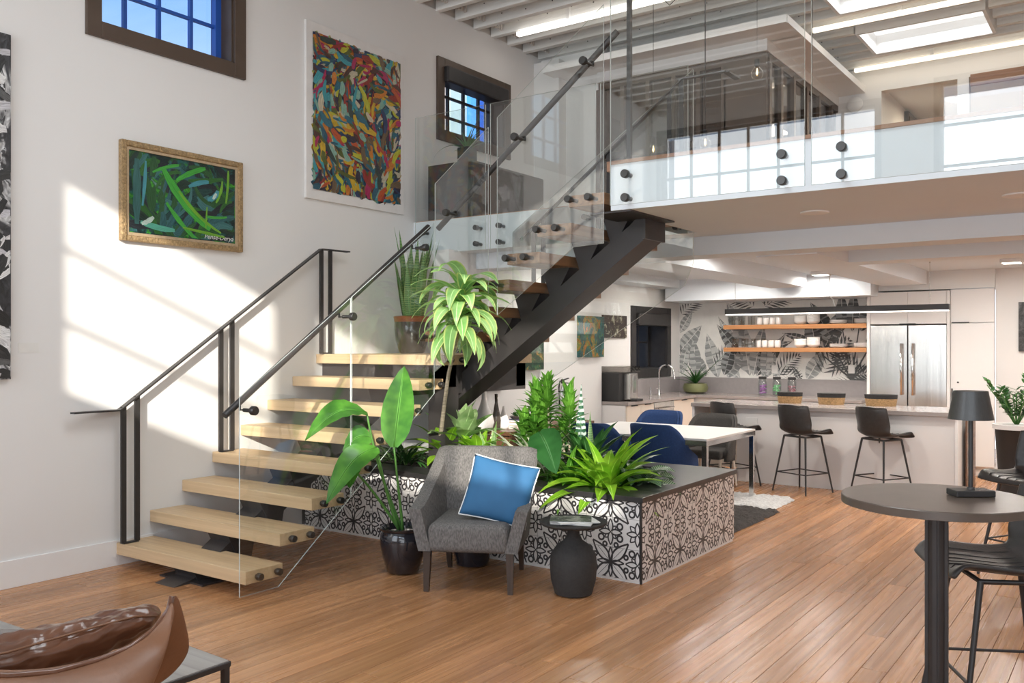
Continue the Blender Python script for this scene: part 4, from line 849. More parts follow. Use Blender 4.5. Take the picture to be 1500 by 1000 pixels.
for x, y, lab in ((-1.93, 6.5, 'round white speaker disc in the loft soffit, nearer the stairs'), (-.64, 6.5, 'round white speaker disc in the loft soffit at the right edge')):
    solo('ceiling_disc', MB().lathe([(.10, 2.612), (.10, 2.604), (.085, 2.60), (.05, 2.603)], (x, y, 0), 24), M['trimw'], lab, 'ceiling disc', smooth=True, angle=30)
sd_ = solo('smoke_detector', MB().lathe([(.10, 0), (.10, -.02), (.07, -.035)], (-3.12, 12.29, 4.85), 24, axis='Y'), M['plastic'], 'round white alarm disc on the upper wall beside the office glass', 'smoke detector', smooth=True, angle=30)
solo('round_downlight', MB().lathe([(.09, 0), (.08, -.02)], (-2.1, 13.6, 5.05), 20), M['spot'], 'warm round downlight in the room behind the half wall', 'ceiling light')
area('far_room_glow', (-2.0, 13.6, 4.95), (0, 0, 0), .5, .5, 30, (1, .82, .6))
area('office_glow', (-4.7, 11.3, 4.9), (0, 0, 0), 1.5, 2.0, 25, (1, .95, .9))
# edison bulbs
pb = thing('cluster_pendant', (-3.6, 8.0, 5.3), 0, 'cluster of bare globe bulbs on draped black cords above the stairwell', 'pendant lamp')
obj('canopy', MB().lathe([(.10, 0), (.10, -.03), (.06, -.045)], (0, 0, 0), 20), M['blackm'], pb, smooth=True, angle=40)
for (px, py) in ((1109, 105), (1033, 208), (957, 218), (1190, 212)):
    q = P(px, py, y=7.9) - Vector(pb.location); top = Vector((q.x, q.y, -.02)); md = (Vector((0, 0, -.03)) + top) / 2 + Vector((0, 0, -.32))
    c = obj('cord', MB().tube([(0, 0, -.03), Vector((0, 0, -.03)).lerp(md, .5) + Vector((0, 0, -.08)), md, md.lerp(top, .5) + Vector((0, 0, -.08)), top, q + Vector((0, 0, .10))], .005, 6), M['blackm'], pb, smooth=True)
    s_ = obj('socket', MB().lathe([(.018, .05), (.022, .055), (.022, .11), (.01, .115)], q, 14), M['blackm'], c, smooth=True, angle=40)
    obj('bulb', MB().lathe([(.015, .05), (.03, .035), (.052, 0), (.055, -.02), (.045, -.052), (.02, -.07), (.003, -.074)], q, 18), M['bulb'], c, smooth=True); obj('filament', MB().lathe([(.004, -.03), (.010, -.01), (.004, .03)], q, 8), M['fil'], c, smooth=True)
# ================================================================== WALL ART
def frame_art(name, y0, y1, z0, z1, art, fr=None, fw=.05, th=.035, label='', x=XW, inner=None):
    o = thing(name, (x, (y0 + y1) / 2, z0), 0, label, 'painting')
    if fr:
        for nm, a, b in (('frame_side', (x, y0, z0), (x + th, y0 + fw, z1)), ('frame_side', (x, y1 - fw, z0), (x + th, y1, z1)), ('frame_side', (x, y0 + fw, z0), (x + th, y1 - fw, z0 + fw)), ('frame_side', (x, y0 + fw, z1 - fw), (x + th, y1 - fw, z1))): obj(nm, MB().box(a, b, .008), M[fr], o, world=True)
        if inner:
            f2 = fw + .022
            m = MB(); m.box((x, y0 + fw, z0 + fw), (x + th * .7, y0 + f2, z1 - fw)); m.box((x, y1 - f2, z0 + fw), (x + th * .7, y1 - fw, z1 - fw)); m.box((x, y0 + f2, z0 + fw), (x + th * .7, y1 - f2, z0 + f2)); m.box((x, y0 + f2, z1 - f2), (x + th * .7, y1 - f2, z1 - fw))
            obj('inner_moulding', m, M[inner], o, world=True)
        obj('canvas', MB().box((x, y0 + fw, z0 + fw), (x + th * .45, y1 - fw, z1 - fw)), art, o, world=True)
    else: obj('canvas', MB().box((x + .001, y0, z0), (x + th, y1, z1), .002), art, o, world=True)
    return o
k_ = lambda *a: a
art_green = painting('green_abstract', [(0, (.004, .012, .02)), (.32, (.01, .04, .035)), (.45, (.02, .13, .13)), (.55, (.015, .16, .03)), (.66, (.07, .42, .03)), (.76, (.02, .10, .03)), (1, (.3, .55, .5))], 2.2, 3.2, 3.1, (1, 1, 1.3), .3)
frame_art('framed_painting', 3.763, 4.87, 2.443, 3.205, art_green, 'gold', .045, .05, 'dark green abstract painting in an ornate gilt frame', inner='goldw')
o = bpy.data.objects['framed_painting']; m = MB()
tx = bpy.data.curves.new('signature', 'FONT'); tx.body = 'Pense-Derya'; tx.size = .055; tx.extrude = .0005; tx.shear = .3
ts0 = link(bpy.data.objects.new('signature_text', tx)); bpy.context.view_layer.update(); sm_ = bpy.data.meshes.new_from_object(ts0); bpy.data.objects.remove(ts0); ts = link(bpy.data.objects.new('signature', sm_), o); ts.rotation_euler = (R(90), 0, R(90)); ts.location = Vector((XW + .0245, 4.50, 2.53)) - Vector(o.location); ts.data.materials.clear(); ts.data.materials.append(M['paper'])
art_col = painting('colour_abstract', [(0, (.01, .02, .05)), (.18, (.02, .10, .16)), (.28, (.05, .32, .36)), (.36, (.20, .42, .34)), (.43, (.55, .50, .03)), (.50, (.45, .06, .02)), (.56, (.70, .62, .45)), (.63, (.42, .015, .09)), (.70, (.05, .04, .05)), (.77, (.60, .16, .02)), (.86, (.05, .28, .38)), (.93, (.3, .02, .03)), (1, (.25, .35, .05))], 2.3, 1.8, 11.3, (1, 1.2, .9), .4)
ca = thing('abstract_canvas', (XW, 6.25, 3.01), 0, 'tall multicoloured abstract painting on white unframed sheet', 'painting')
obj('sheet', MB().box((XW + .001, 5.585, 3.01), (XW + .03, 6.916, 4.65), .002), M['canvas'], ca, world=True)
random.seed(5); pts = []
for (a, b, n) in (((5.66, 3.12), (6.85, 3.09), 40), ((6.85, 3.09), (6.84, 4.55), 46), ((6.84, 4.55), (5.68, 4.56), 40), ((5.68, 4.56), (5.66, 3.12), 46)):
    for i in range(n): u = i / n; pts.append((XW + .0305, a[0] + (b[0] - a[0]) * u + random.uniform(-.025, .025), a[1] + (b[1] - a[1]) * u + random.uniform(-.025, .025)))
m = MB(); m.prism(pts, (.002, 0, 0)); obj('painted_area', m, art_col, ca, world=True)
def paintmat(name, c):
    m_, t, b_ = nodes(name); N = t.nodes.new; L = t.links.new
    uv = N('ShaderNodeUVMap'); mp = N('ShaderNodeMapping'); mp.inputs['Scale'].default_value = (1.2, 14, 1); L(uv.outputs[0], mp.inputs[0]); tc2 = N('ShaderNodeTexCoord'); ad = N('ShaderNodeVectorMath'); ad.operation = 'ADD'; L(mp.outputs[0], ad.inputs[0]); L(tc2.outputs['Object'], ad.inputs[1])
    n = N('ShaderNodeTexNoise'); n.inputs['Scale'].default_value = 2.5; n.inputs['Detail'].default_value = 4; L(ad.outputs[0], n.inputs['Vector'])
    r = ramp(t, [(.3, tuple(v * .35 for v in c)), (.52, c), (.75, tuple(min(1, v * 1.3 + .04) for v in c))]); L(n.outputs['Fac'], r.inputs[0]); L(r.outputs[0], b_.inputs['Base Color']); b_.inputs['Roughness'].default_value = .4
    bp = N('ShaderNodeBump'); bp.inputs['Strength'].default_value = .5; bp.inputs['Distance'].default_value = .004; L(n.outputs['Fac'], bp.inputs['Height']); L(bp.outputs[0], b_.inputs['Normal'])
    return m_
def strokes(parent, x, box, n, cols, wd, ln, seed, extra=(), jit=.012, nm='brush_strokes'):
    '''loose dabs of paint lying on a canvas in plane x (y across, z up)'''
    random.seed(seed); m = MB(); y0, y1, z0, z1 = box; k = 0
    def rib(cy, cz, a, l, w_, bend, mi):
        nonlocal k; k += 1; N_ = 7; yy, zz = cy - math.cos(a) * l / 2, cz - math.sin(a) * l / 2; aa = a - bend / 2; V = []
        for i in range(N_ + 1):
            e = w_ / 2 * (.55 + .45 * math.sin(PI * i / N_)) * random.uniform(.82, 1.12)
            c_ = lambda q, lo, hi: min(hi, max(lo, q))
            V.append([m.bm.verts.new((x + k * .000008, c_(yy - math.sin(aa) * e * s_, y0, y1), c_(zz + math.cos(aa) * e * s_, z0, z1))) for s_ in (-1, 1)]); yy += math.cos(aa) * l / N_; zz += math.sin(aa) * l / N_; aa += bend / N_
        for i in range(N_):
            f = m.bm.faces.new((V[i][0], V[i + 1][0], V[i + 1][1], V[i][1])); f.material_index = mi
            for l_, q in zip(f.loops, ((i, 0), (i + 1, 0), (i + 1, 1), (i, 1))): l_[m.uv].uv = (q[0] / N_ + k * .37, q[1] + k * .61)
    fl0 = random.random() * 6
    for i in range(n):
        cy, cz = random.uniform(y0 + jit, y1 - jit), random.uniform(z0 + jit, z1 - jit); fl = math.sin(cy * 3.1 + fl0) * 1.3 + math.cos(cz * 2.7 + fl0 * 2) * 1.5
        mi = int(((math.sin(cy * 5 + fl0 * 3) + math.cos(cz * 4.3 + fl0)) * .25 + .5) * len(cols) * .6 + random.random() * len(cols)) % len(cols)
        rib(cy, cz, fl + random.uniform(-.7, .7), random.uniform(*ln), random.uniform(*wd), random.uniform(-1.6, 1.6), mi)
    for e in extra: rib(*e)
    m.norecalc = True
    return obj(nm, m, [paintmat('paint_%s_%d' % (parent.name, q), c) for q, c in enumerate(cols)], parent, world=True, kind='stuff')
strokes(ca, XW + .033, (5.66, 6.85, 3.10, 4.56), 1150, [(.02, .10, .15), (.08, .03, .02), (.03, .05, .04), (.02, .14, .20), (.05, .33, .38), (.24, .45, .36), (.50, .50, .03), (.62, .40, .02), (.50, .08, .015), (.42, .015, .10), (.03, .02, .04), (.30, .03, .02), (.55, .50, .36), (.02, .04, .12), (.16, .10, .05), (.60, .20, .02), (.10, .12, .02)], (.018, .075), (.07, .26), 4)
go = bpy.data.objects['framed_painting']
strokes(go, XW + .0232, (3.835, 4.795, 2.52, 3.135), 110, [(.006, .05, .045), (.008, .014, .02), (.02, .11, .12), (.015, .09, .02), (.04, .16, .16), (.006, .03, .02), (.02, .13, .015)], (.03, .08), (.12, .35), 9)
strokes(go, XW + .0252, (3.835, 4.795, 2.52, 3.135), 0, [(.03, .13, .12), (.05, .40, .04), (.16, .42, .02), (.06, .30, .36), (.10, .45, .32), (.55, .70, .62)], (.03, .08), (.12, .35), 9,
    [(3.90, 2.83, 1.57, .5, .07, 0, 0), (3.96, 2.9, 1.5, .35, .03, .1, 3), (4.35, 2.83, -.75, .62, .075, .5, 1), (4.47, 2.74, -.6, .50, .03, .5, 2), (4.30, 2.64, -.75, .4, .04, .3, 1), (4.38, 3.03, .45, .3, .045, -.3, 1), (4.15, 3.04, .35, .25, .03, -.3, 1), (4.72, 2.98, 1.5, .28, .025, .2, 2), (4.64, 2.93, 1.3, .2, .025, .6, 2), (4.58, 2.90, .8, .14, .05, 1.2, 3), (4.45, 2.96, .3, .2, .04, -.4, 3), (4.08, 2.585, -.1, .3, .05, .3, 4), (3.99, 2.62, .6, .12, .04, .5, 5), (4.5, 2.575, -.1, .40, .025, 0, 2), (4.52, 2.70, 1.5, .18, .018, 0, 2), (4.62, 2.72, .1, .2, .025, .3, 1), (4.60, 2.885, 1, .06, .03, 0, 5)], nm='bold_strokes')
art_bw = painting('ink_abstract', [(0, (.02, .02, .022)), (.36, (.06, .06, .065)), (.5, (.55, .55, .55)), (.62, (.8, .8, .8)), (.7, (.02, .02, .02)), (.8, (.75, .74, .76)), (1, (.1, .35, .2))], 2.6, 2.5, 6, (1, 1, .6))
frame_art('ink_canvas', 1.9, 2.966, 1.422, 3.754, art_bw, None, 0, .04, 'tall black and white abstract canvas at the left edge')
strokes(bpy.data.objects['ink_canvas'], XW + .041, (2.2, 2.96, 1.43, 3.745), 230, [(.75, .74, .74), (.03, .03, .03), (.12, .12, .12), (.6, .59, .62), (.02, .02, .02), (.8, .8, .79)], (.04, .12), (.10, .30), 3)
solo('wall_label', MB().box((XW, 3.03, 1.60), (XW + .003, 3.17, 1.67)), M['paper'], 'small white caption card right of the black and white canvas', 'label')
art_or = painting('orange_garden', [(0, (.02, .06, .06)), (.4, (.03, .16, .16)), (.5, (.10, .22, .04)), (.6, (.55, .12, .02)), (.7, (.30, .30, .04)), (1, (.03, .12, .18))], 4, 2, 2, (1, 1, .8))
frame_art('garden_canvas', 9.435, 10.03, 1.505, 2.02, art_or, None, 0, .05, 'orange and green garden painting at the wall corner', x=-5.7)
art_tu = painting('tulip_painting', [(0, (.02, .03, .02)), (.45, (.02, .09, .05)), (.6, (.10, .25, .08)), (.68, (.45, .10, .04)), (.8, (.45, .42, .08)), (1, (.1, .2, .2))], 6, 2, 5)
frame_art('small_garden_canvas', 7.985, 8.62, 1.375, 1.80, art_tu, None, 0, .05, 'dark green painting with red and yellow blooms below the stairs', x=-5.7)
art_wf = painting('white_flowers', [(0, (.03, .02, .018)), (.55, (.07, .05, .045)), (.62, (.12, .12, .08)), (.72, (.62, .6, .45)), (1, (.7, .7, .6))], 7, 1.5, 9)
frame_art('flower_canvas', 10.49, 11.16, 1.755, 2.065, art_wf, None, 0, .03, 'long dark painting of pale blooms left of the kitchen window', x=-5.95)
m_dark = painting('dark_picture', [(0, (.02, .02, .02)), (1, (.09, .09, .08))], 2, 1, 4, rough=.15)
frame_art('dark_framed_picture', 6.99, 7.86, 1.17, 1.95, m_dark, 'black', .07, .04, 'black framed dark picture above the sideboard', x=-5.7)
art_bl = painting('dark_right_art', [(0, (.03, .03, .03)), (.5, (.07, .07, .07)), (1, (.2, .2, .2))], 4, 2, 8)
o = thing('dark_canvas', (-1.0, 12.7, 1.58), 0, 'dark grey canvas on the far white wall at the right edge', 'painting'); obj('canvas', MB().box((-1.26, 12.66, 1.58), (-.7, 12.698, 2.19), .002), art_bl, o, world=True)
# loft low cabinet with plant
lc = thing('low_cabinet', (-5.82, 7.75, LF_Z + .012), 0, 'low dark cabinet on the walkway against the white wall', 'cabinet')
obj('carcass', MB().box((-6.12, 7.12, LF_Z + .012), (-5.535, 8.42, 3.53), .003), M['beam'], lc, world=True); obj('side_panel', MB().box((-5.535, 7.13, LF_Z + .03), (-5.52, 8.41, 3.52)), M['bronze'], lc, world=True)
lp = thing('potted_air_plant', (-5.78, 7.35, 3.531), 0, 'spiky pale green plant in a black pot on the low cabinet', 'potted plant')
obj('pot', MB().box((-.075, -.075, 0), (.075, .075, .19), .008), M['blackm'], lp)
for k in range(20):
    a = k * 137.5 % 360; obj('leaf', MB().blade((0, 0, .16), a, .16 + .18 * random.random(), .028, random.uniform(15, 88), 30, 6, .5, .6), LF['aloe'], lp, smooth=True)
obj('leaf', MB().blade((0, 0, .17), 215, .45, .02, 30, 110, 9, .3, .6), LF['dark'], lp, smooth=True); obj('leaf', MB().blade((0, 0, .17), 80, .45, .02, 70, 10, 7, .3, .6), LF['dark'], lp, smooth=True)
# ================================================================== SIDEBOARD
sb = thing('sideboard', (-5.45, 8.0, 0), 0, 'brown wooden sideboard under the stairs carrying vases and books', 'sideboard')
obj('top', MB().box((-5.69, 7.30, .74), (-5.20, 9.0, .78), .003), M['dwood'], sb, world=True); obj('body', MB().box((-5.67, 7.34, .12), (-5.22, 8.96, .74)), M['dwood'], sb, world=True)
for x in (-5.62, -5.27):
    for y in (7.4, 8.9): obj('leg', MB().box((x - .02, y - .02, 0), (x + .02, y + .02, .12)), M['dwood'], sb, world=True)
for k in range(3): d = obj('door', MB().box((-5.22, 7.36 + k * .535, .14), (-5.205, 7.36 + k * .535 + .52, .73), .002), M['dwood'], sb, world=True)
def vase(px, py, sc_, prof, m_, lab):
    p = P(px, py, x=-5.45); c = (-5.45, p.y, .781)
    solo('vase', MB().lathe([(r * sc_, z * sc_) for r, z in prof], c, 24), M[m_], lab, 'vase', smooth=True, loc=c)
vase(709, 610, 1.05, [(.05, 0), (.085, .03), (.10, .09), (.085, .16), (.045, .24), (.024, .31), (.02, .42), (.026, .425)], 'white', 'tall white bottle vase with a round belly on the sideboard')
vase(727, 610, 1, [(.03, 0), (.045, .03), (.05, .10), (.03, .2), (.016, .28), (.018, .37)], 'glazeb', 'slim grey bottle vase behind the white ones on the sideboard')
vase(738, 610, 1, [(.045, 0), (.058, .03), (.06, .08), (.035, .15), (.016, .21), (.012, .235)], 'white', 'small white teardrop vase on the sideboard')
bz = .781; random.seed(9); cy = P(757, 610, x=-5.42).y
for i, (c_, th, w_, lab) in enumerate((((.60, .55, .46), .035, .15, 'cream book, bottom of the small stack on the sideboard'), ((.62, .50, .34), .03, .14, 'tan book, second from the bottom of the small stack on the sideboard'), ((.09, .085, .17), .022, .12, 'dark blue book on top of the small stack on the sideboard'))):
    mt = mat('book_cover_%s' % 'abc'[i], c_, .6)
    bk = thing('book', (-5.42, cy, bz), R(6 * i - 5), lab, 'book', 'books on the sideboard'); obj('cover', MB().box((-.1, -w_, 0), (.1, w_, .003)).box((-.1, -w_, th - .003), (.1, w_, th)).box((.096, -w_, 0), (.1, w_, th)), mt, bk); obj('pages', MB().box((-.095, -w_ + .004, .003), (.095, w_ - .004, th - .003)), M['paper'], bk); bz += th + .0005
su = thing('succulent_bowl', (-5.42, cy - .01, bz), 0, 'dark succulent in a small bowl on the stack of books', 'potted plant'); obj('bowl', MB().lathe([(.04, 0), (.075, .03), (.07, .035), (.04, .02)], (0, 0, 0), 18), M['glazeb'], su, smooth=True, angle=40)
m = MB()
for r_ in range(4):
    for k in range(9): m.blade((0, 0, .03), k * 40 + r_ * 18, .075 - .01 * r_, .045, 20 + 18 * r_, -30, 4, .4, .8)
obj('rosette', m, LF['dark'], su, smooth=True, kind='stuff')
fe = thing('fire_extinguisher', (-5.62, 8.98, .80), 0, 'silver fire extinguisher with black hose hanging on the white wall', 'fire extinguisher')
obj('cylinder', MB().lathe([(.05, 0), (.055, .02), (.055, .33), (.03, .38), (.02, .40)], (0, 0, 0), 20), M['steel'], fe, smooth=True, angle=40)
obj('strap', MB().lathe([(.057, .30), (.057, .315)], (0, 0, 0), 20), M['blackm'], fe); obj('label_band', MB().lathe([(.0558, .12), (.0558, .26)], (0, 0, 0), 20), M['paper'], fe, smooth=True, angle=40)
obj('valve_handle', MB().bar((0, 0, .44), (.0, .13, .46), .02, .012).bar((0, 0, .41), (0, .12, .40), .02, .012).box((-.015, -.015, .39), (.015, .015, .45)), M['blackm'], fe); obj('hose', MB().tube([(0, 0, .43), (0, -.06, .43), (0, -.085, .36), (0, -.075, .2), (0, -.06, .1)], .009, 8), M['blackm'], fe, smooth=True)
# ================================================================== SEATING
def shell_stool(name, loc, rz, label, group, seat_h=.66, big=False):
    """bucket shell on four splayed tube legs; local -y is the front"""
    o = thing(name, loc, rz, label, 'stool', group); H = seat_h
    prof = [(-.25, H - .02), (-.23, H + .012), (-.15, H + .008), (0, H - .01), (.10, H - .005), (.165, H + .04), (.20, H + .12), (.225, H + .22), (.24, H + .31), (.245, H + .335)]
    def f(u, v):
        k = u * (len(prof) - 1); i = min(int(k), len(prof) - 2); t_ = k - i; y = prof[i][0] * (1 - t_) + prof[i + 1][0] * t_; z = prof[i][1] * (1 - t_) + prof[i + 1][1] * t_
        s_ = v * 2 - 1; hw = .225 - .025 * max(0, u - .75) * 4 * .8; back = max(0, min(1, (u - .45) / .2)); c = abs(s_) ** 2.4
        return Vector((s_ * hw, y - c * .085 * back, z + c * (.045 * (1 - back * .6)) * (1 if u > .12 else .4) - (c * .055 if u > .93 else 0)))
    s_ = obj('seat_shell', MB().grid(f, 22, 14), M['bleather'], o, smooth=True); solid(s_, .022, 0); sub(s_, 1)
    tops = {}; 
    for sx_ in (-1, 1):
        for sy in (-1, 1):
            a = Vector((sx_ * .15, sy * .13, H - .03)); b = Vector((sx_ * .235, sy * .225 , 0)); tops[(sx_, sy)] = (a, b)
            obj('leg', MB().tube([a, b], [.012, .009], 10), M['black'], o, smooth=True, angle=50)
    m = MB(); h = .22 if not big else .26
    q = {k: a.lerp(b, 1 - h / (H - .03)) for k, (a, b) in tops.items()}
    for k1, k2 in (((-1, -1), (1, -1)), ((1, -1), (1, 1)), ((1, 1), (-1, 1)), ((-1, 1), (-1, -1))): obj('foot_rail', MB().tube([q[k1], q[k2]], .007, 8), M['black'], o, smooth=True, angle=50)
    obj('under_frame', MB().tube([(-.15, -.13, H - .03), (.15, -.13, H - .03), (.15, .13, H - .03), (-.15, .13, H - .03), (-.15, -.13, H - .03)], .011, 8), M['black'], o, smooth=True, angle=50)
    st_ = MB()
    for k in range(6):
        x = -.15 + k * .06; st_.tube([f(.02 + .42 * t_ / 8, (x / .225 + 1) / 2) + Vector((0, 0, .012)) for t_ in range(9)], .003, 5)
    obj('seam', st_, M['blackm'], o, smooth=True, kind='stuff')
    return o
s0 = shell_stool('bar_stool', (-3.14, 10.12, 0), R(157), 'black leather shell bar stool in the middle at the island', 'shell stools at the island')
copy_tree(s0, (-2.33, 10.28, 0), R(150), 'black leather shell bar stool on the right at the island')
copy_tree(s0, (-3.98, 10.16, 0), R(150), 'black leather shell bar stool on the left, behind the dining table')
bs = shell_stool('bar_chair', (-.50, 4.36, 0), R(-62), 'black ribbed leather bar chair behind the round high table', 'leather bar chairs at the high tables', .70, True)
bs.scale = (1.12, 1.12, 1)
copy_tree(bs, (-.62, 7.3, 0), R(-30), 'black leather bar chair in the background at the right edge')
# round bar table and lamp
BT = P(1372, 500, d=3.54); BT.z = 0
bt = thing('bar_table', BT, 0, 'round dark high table on a black pedestal in the right foreground', 'table')
obj('tabletop', MB().lathe([(.345, 1.015), (.356, 1.018), (.356, 1.047), (.353, 1.05)], (0, 0, 0), 72), M['tabletop'], bt, smooth=True, angle=40)
obj('column', MB().lathe([(.032, .02), (.032, 1.0)], (0, 0, 0), 24), M['black'], bt, smooth=True, angle=40)
for a_ in (0, 90, 180, 270): obj('column_rib', MB().bar((.034 * math.cos(R(a_)), .034 * math.sin(R(a_)), .02), (.034 * math.cos(R(a_)), .034 * math.sin(R(a_)), 1.0), .016, .02), M['black'], bt)
obj('base', MB().lathe([(.25, 0), (.25, .012), (.06, .03)], (0, 0, 0), 40), M['black'], bt, smooth=True, angle=30); obj('mount_plate', MB().lathe([(.10, 1.0), (.10, 1.014)], (0, 0, 0), 24), M['black'], bt)
LP_ = P(1422, 725, d=3.56)
tl = thing('table_lamp', (LP_.x, LP_.y, 1.051), R(35), 'black table lamp with tapered metal shade on the round high table', 'lamp')
obj('base', MB().box((-.077, -.045, 0), (.077, .045, .025), .004), M['black'], tl); obj('pole', MB().tube([(0, 0, .025), (0, 0, .33)], .009, 14).lathe([(.016, .025), (.014, .034)], (0, 0, 0), 14), M['black'], tl, smooth=True, angle=40)
obj('shade', MB().lathe([(.084, .305), (.063, .418), (.06, .418), (.081, .305)], (0, 0, 0), 40), M['lamp'], tl, smooth=True, angle=50); obj('shade_cap', MB().lathe([(.061, .412), (.061, .416)], (0, 0, 0), 32), M['lamp'], tl)
# dining set
rg = thing('shag_rug', (-3.6, 8.2, 0), 0, 'shag rug with cream far half and charcoal near half under the dining table', 'rug')
def shag(x0, x1, y0, y1, m_, nm):
    n1, n2 = int((x1 - x0) / .03), int((y1 - y0) / .03)
    def f(u, v):
        e = min(u, 1 - u, v, 1 - v); return Vector((x0 + (x1 - x0) * u + random.uniform(-.014, .014), y0 + (y1 - y0) * v + random.uniform(-.014, .014), .004 if e <= 0 else .022 + random.random() * .024))
    return obj(nm, MB().grid(f, n1, n2), m_, rg, world=True, smooth=True)
shag(-5.1, -3.02, 8.72, 9.5, M['rug_w'], 'cream_pile'); shag(-5.1, -2.93, 7.4, 8.71, M['rug_d'], 'charcoal_pile')
dt = thing('dining_table', (-4.2, 8.6, .0), 0, 'pale topped dining table on square chrome legs', 'table')
tx0, tx1, ty0, ty1 = -5.05, -3.40, 8.02, 9.33
obj('tabletop', MB().box((tx0, ty0, .735), (tx1, ty1, .755), .002), M['plastic'], dt, world=True)
for a, b in (((tx0, ty0), (tx1, ty0 + .05)), ((tx0, ty1 - .05), (tx1, ty1)), ((tx0, ty0 + .05), (tx0 + .05, ty1 - .05)), ((tx1 - .05, ty0 + .05), (tx1, ty1 - .05))): obj('apron', MB().box((a[0], a[1], .685), (b[0], b[1], .735), .002), M['chrome'], dt, world=True)
for x in (tx0 + .027, tx1 - .027):
    for y in (ty0 + .027, ty1 - .027): obj('leg', MB().box((x - .025, y - .025, .045 if y > 8.7 or True else 0), (x + .025, y + .025, .685), .002), M['chrome'], dt, world=True)
def tub_chair(loc, rz, m_back, m_in, label, h=.84, w=.62):
    o = thing('dining_chair', loc, rz, label, 'chair', 'upholstered chairs at the dining table')
    def f(u, v):                                       # u around the back, v height
        s_ = u * 2 - 1; a = s_ * PI * .5; x = math.sin(a) * w / 2; y = -.20 + .42 * math.cos(a) ** .5 if abs(s_) < .999 else -.20
        top = h - (max(0, abs(s_) - .40) / .60) ** 2.4 * (h - .56); z = .36 + (top - .36) * v
        return Vector((x * (1 + .04 * v), y + .05 * v, z))
    s_ = obj('outer_shell', MB().grid(f, 28, 8), M[m_back], o, smooth=True); solid(s_, .035, -1); 
    def g(u, v): p = f(u, v); q = Vector((0, -.05, p.z)); d = (q - p); d.z = 0; return p + d.normalized() * .05
    s2 = obj('inner_lining', MB().grid(g, 28, 8), M[m_in], o, smooth=True); solid(s2, .02, 0)
    obj('seat_cushion', MB().box((-w / 2 + .06, -.25, .38), (w / 2 - .06, .20, .48), .035, seg=3), M[m_in], o, smooth=True, angle=60)
    for sx_ in (-1, 1):
        for sy in (-1, 1): obj('leg', MB().tube([(sx_ * .2, sy * .17, .40), (sx_ * .23, sy * .21, .046)], [.018, .011], 10), M['birch'], o, smooth=True, angle=50)
    return o
tub_chair((-3.92, 8.12, 0), R(172), 'navy', 'navy', 'navy blue upholstered chair, its back against the planter, nearest the viewer', .88)
tub_chair((-4.72, 9.62, 0), R(-4), 'navy', 'navy', 'navy blue upholstered chair on the far side of the dining table', .87)
tub_chair((-4.04, 9.62, 0), R(-2), 'fabric_d', 'fabric_d', 'charcoal upholstered chair on the far side of the dining table', .86, .60)
tub_chair((-4.62, 8.10, 0), R(176), 'navy', 'navy', 'navy blue upholstered chair half hidden by the plants', .86)
# armchair
AR = (-3.815, 4.96, 0)
ac = thing('armchair', AR, R(27), 'grey tweed armchair with sloping arms in front of the planter', 'armchair')
def arm(u, v, off=0):
    """u: 0 left arm front .. 1 right arm front; v: 0 bottom .. 1 top"""
    W_, D_ = .335, .34; s_ = u * 2 - 1; a = abs(s_); sg = 1 if s_ > 0 else -1
    if a > .42: t_ = (a - .42) / .58; x = sg * (W_ + .0 * t_); y = D_ - .02 - t_ * (2 * D_ - .02); 
    else: t_ = a / .42; x = sg * W_ * (t_ ** .9 if t_ < 1 else 1); y = D_ - .02 * t_ ** 3
    back = max(0, min(1, (.62 - a) / .2)); arm_t = max(0, min(1, (a - .42) / .58))
    top = .885 - (.0 if a < .40 else (.31 * (1 - (1 - min(1, (a - .40) / .52)) ** 1.5))) - (.02 * arm_t)
    z = .275 + (top - .275) * v; flare = (.045 + .025 * max(0, min(1, (a - .42) / .3))) * v
    x -= sg * off * (1 if a > .42 else (a / .42)); y -= off * (1 if a < .42 else max(0, 1 - (a - .42) / .1))
    return Vector((x + sg * flare, y + (.13 * v * v if a <= .42 else .13 * v * v * max(0, 1 - (a - .42) / .45)), z))
m = MB(); m.grid(lambda u, v: arm(u, v), 44, 10); m.grid(lambda u, v: arm(u, v, .085), 44, 10)
m.grid(lambda u, v: arm(u, 1, .085 * v) + Vector((0, 0, .016 * math.sin(PI * v) * max(0, math.sin(PI * u)) ** .3)), 44, 4); m.grid(lambda u, v: arm(u, 0, .085 * v), 44, 1); m.grid(lambda u, v: arm(0, v, .085 * u), 2, 10); m.grid(lambda u, v: arm(1, v, .085 * u), 2, 10)
bmesh.ops.remove_doubles(m.bm, verts=m.bm.verts, dist=.0008); obj('shell', m, M['fabric'], ac, smooth=True, angle=50)
m = MB(); m.box((-.275, -.352, .268), (.275, .27, .455), .045, seg=4)
for v in m.bm.verts:
    if v.co.z > .4: v.co.z += .03 * (1 - (v.co.x / .275) ** 2)
obj('seat_cushion', m, M['fabric'], ac, smooth=True, angle=70)
for sx_ in (-1, 1):
    obj('leg', MB().tube([(sx_ * .28, -.30, .27), (sx_ * .285, -.31, 0)], [.036, .024], 4, sq=True), M['leg'], ac); obj('leg', MB().tube([(sx_ * .27, .30, .27), (sx_ * .27, .36, 0)], [.034, .022], 4, sq=True), M['leg'], ac)
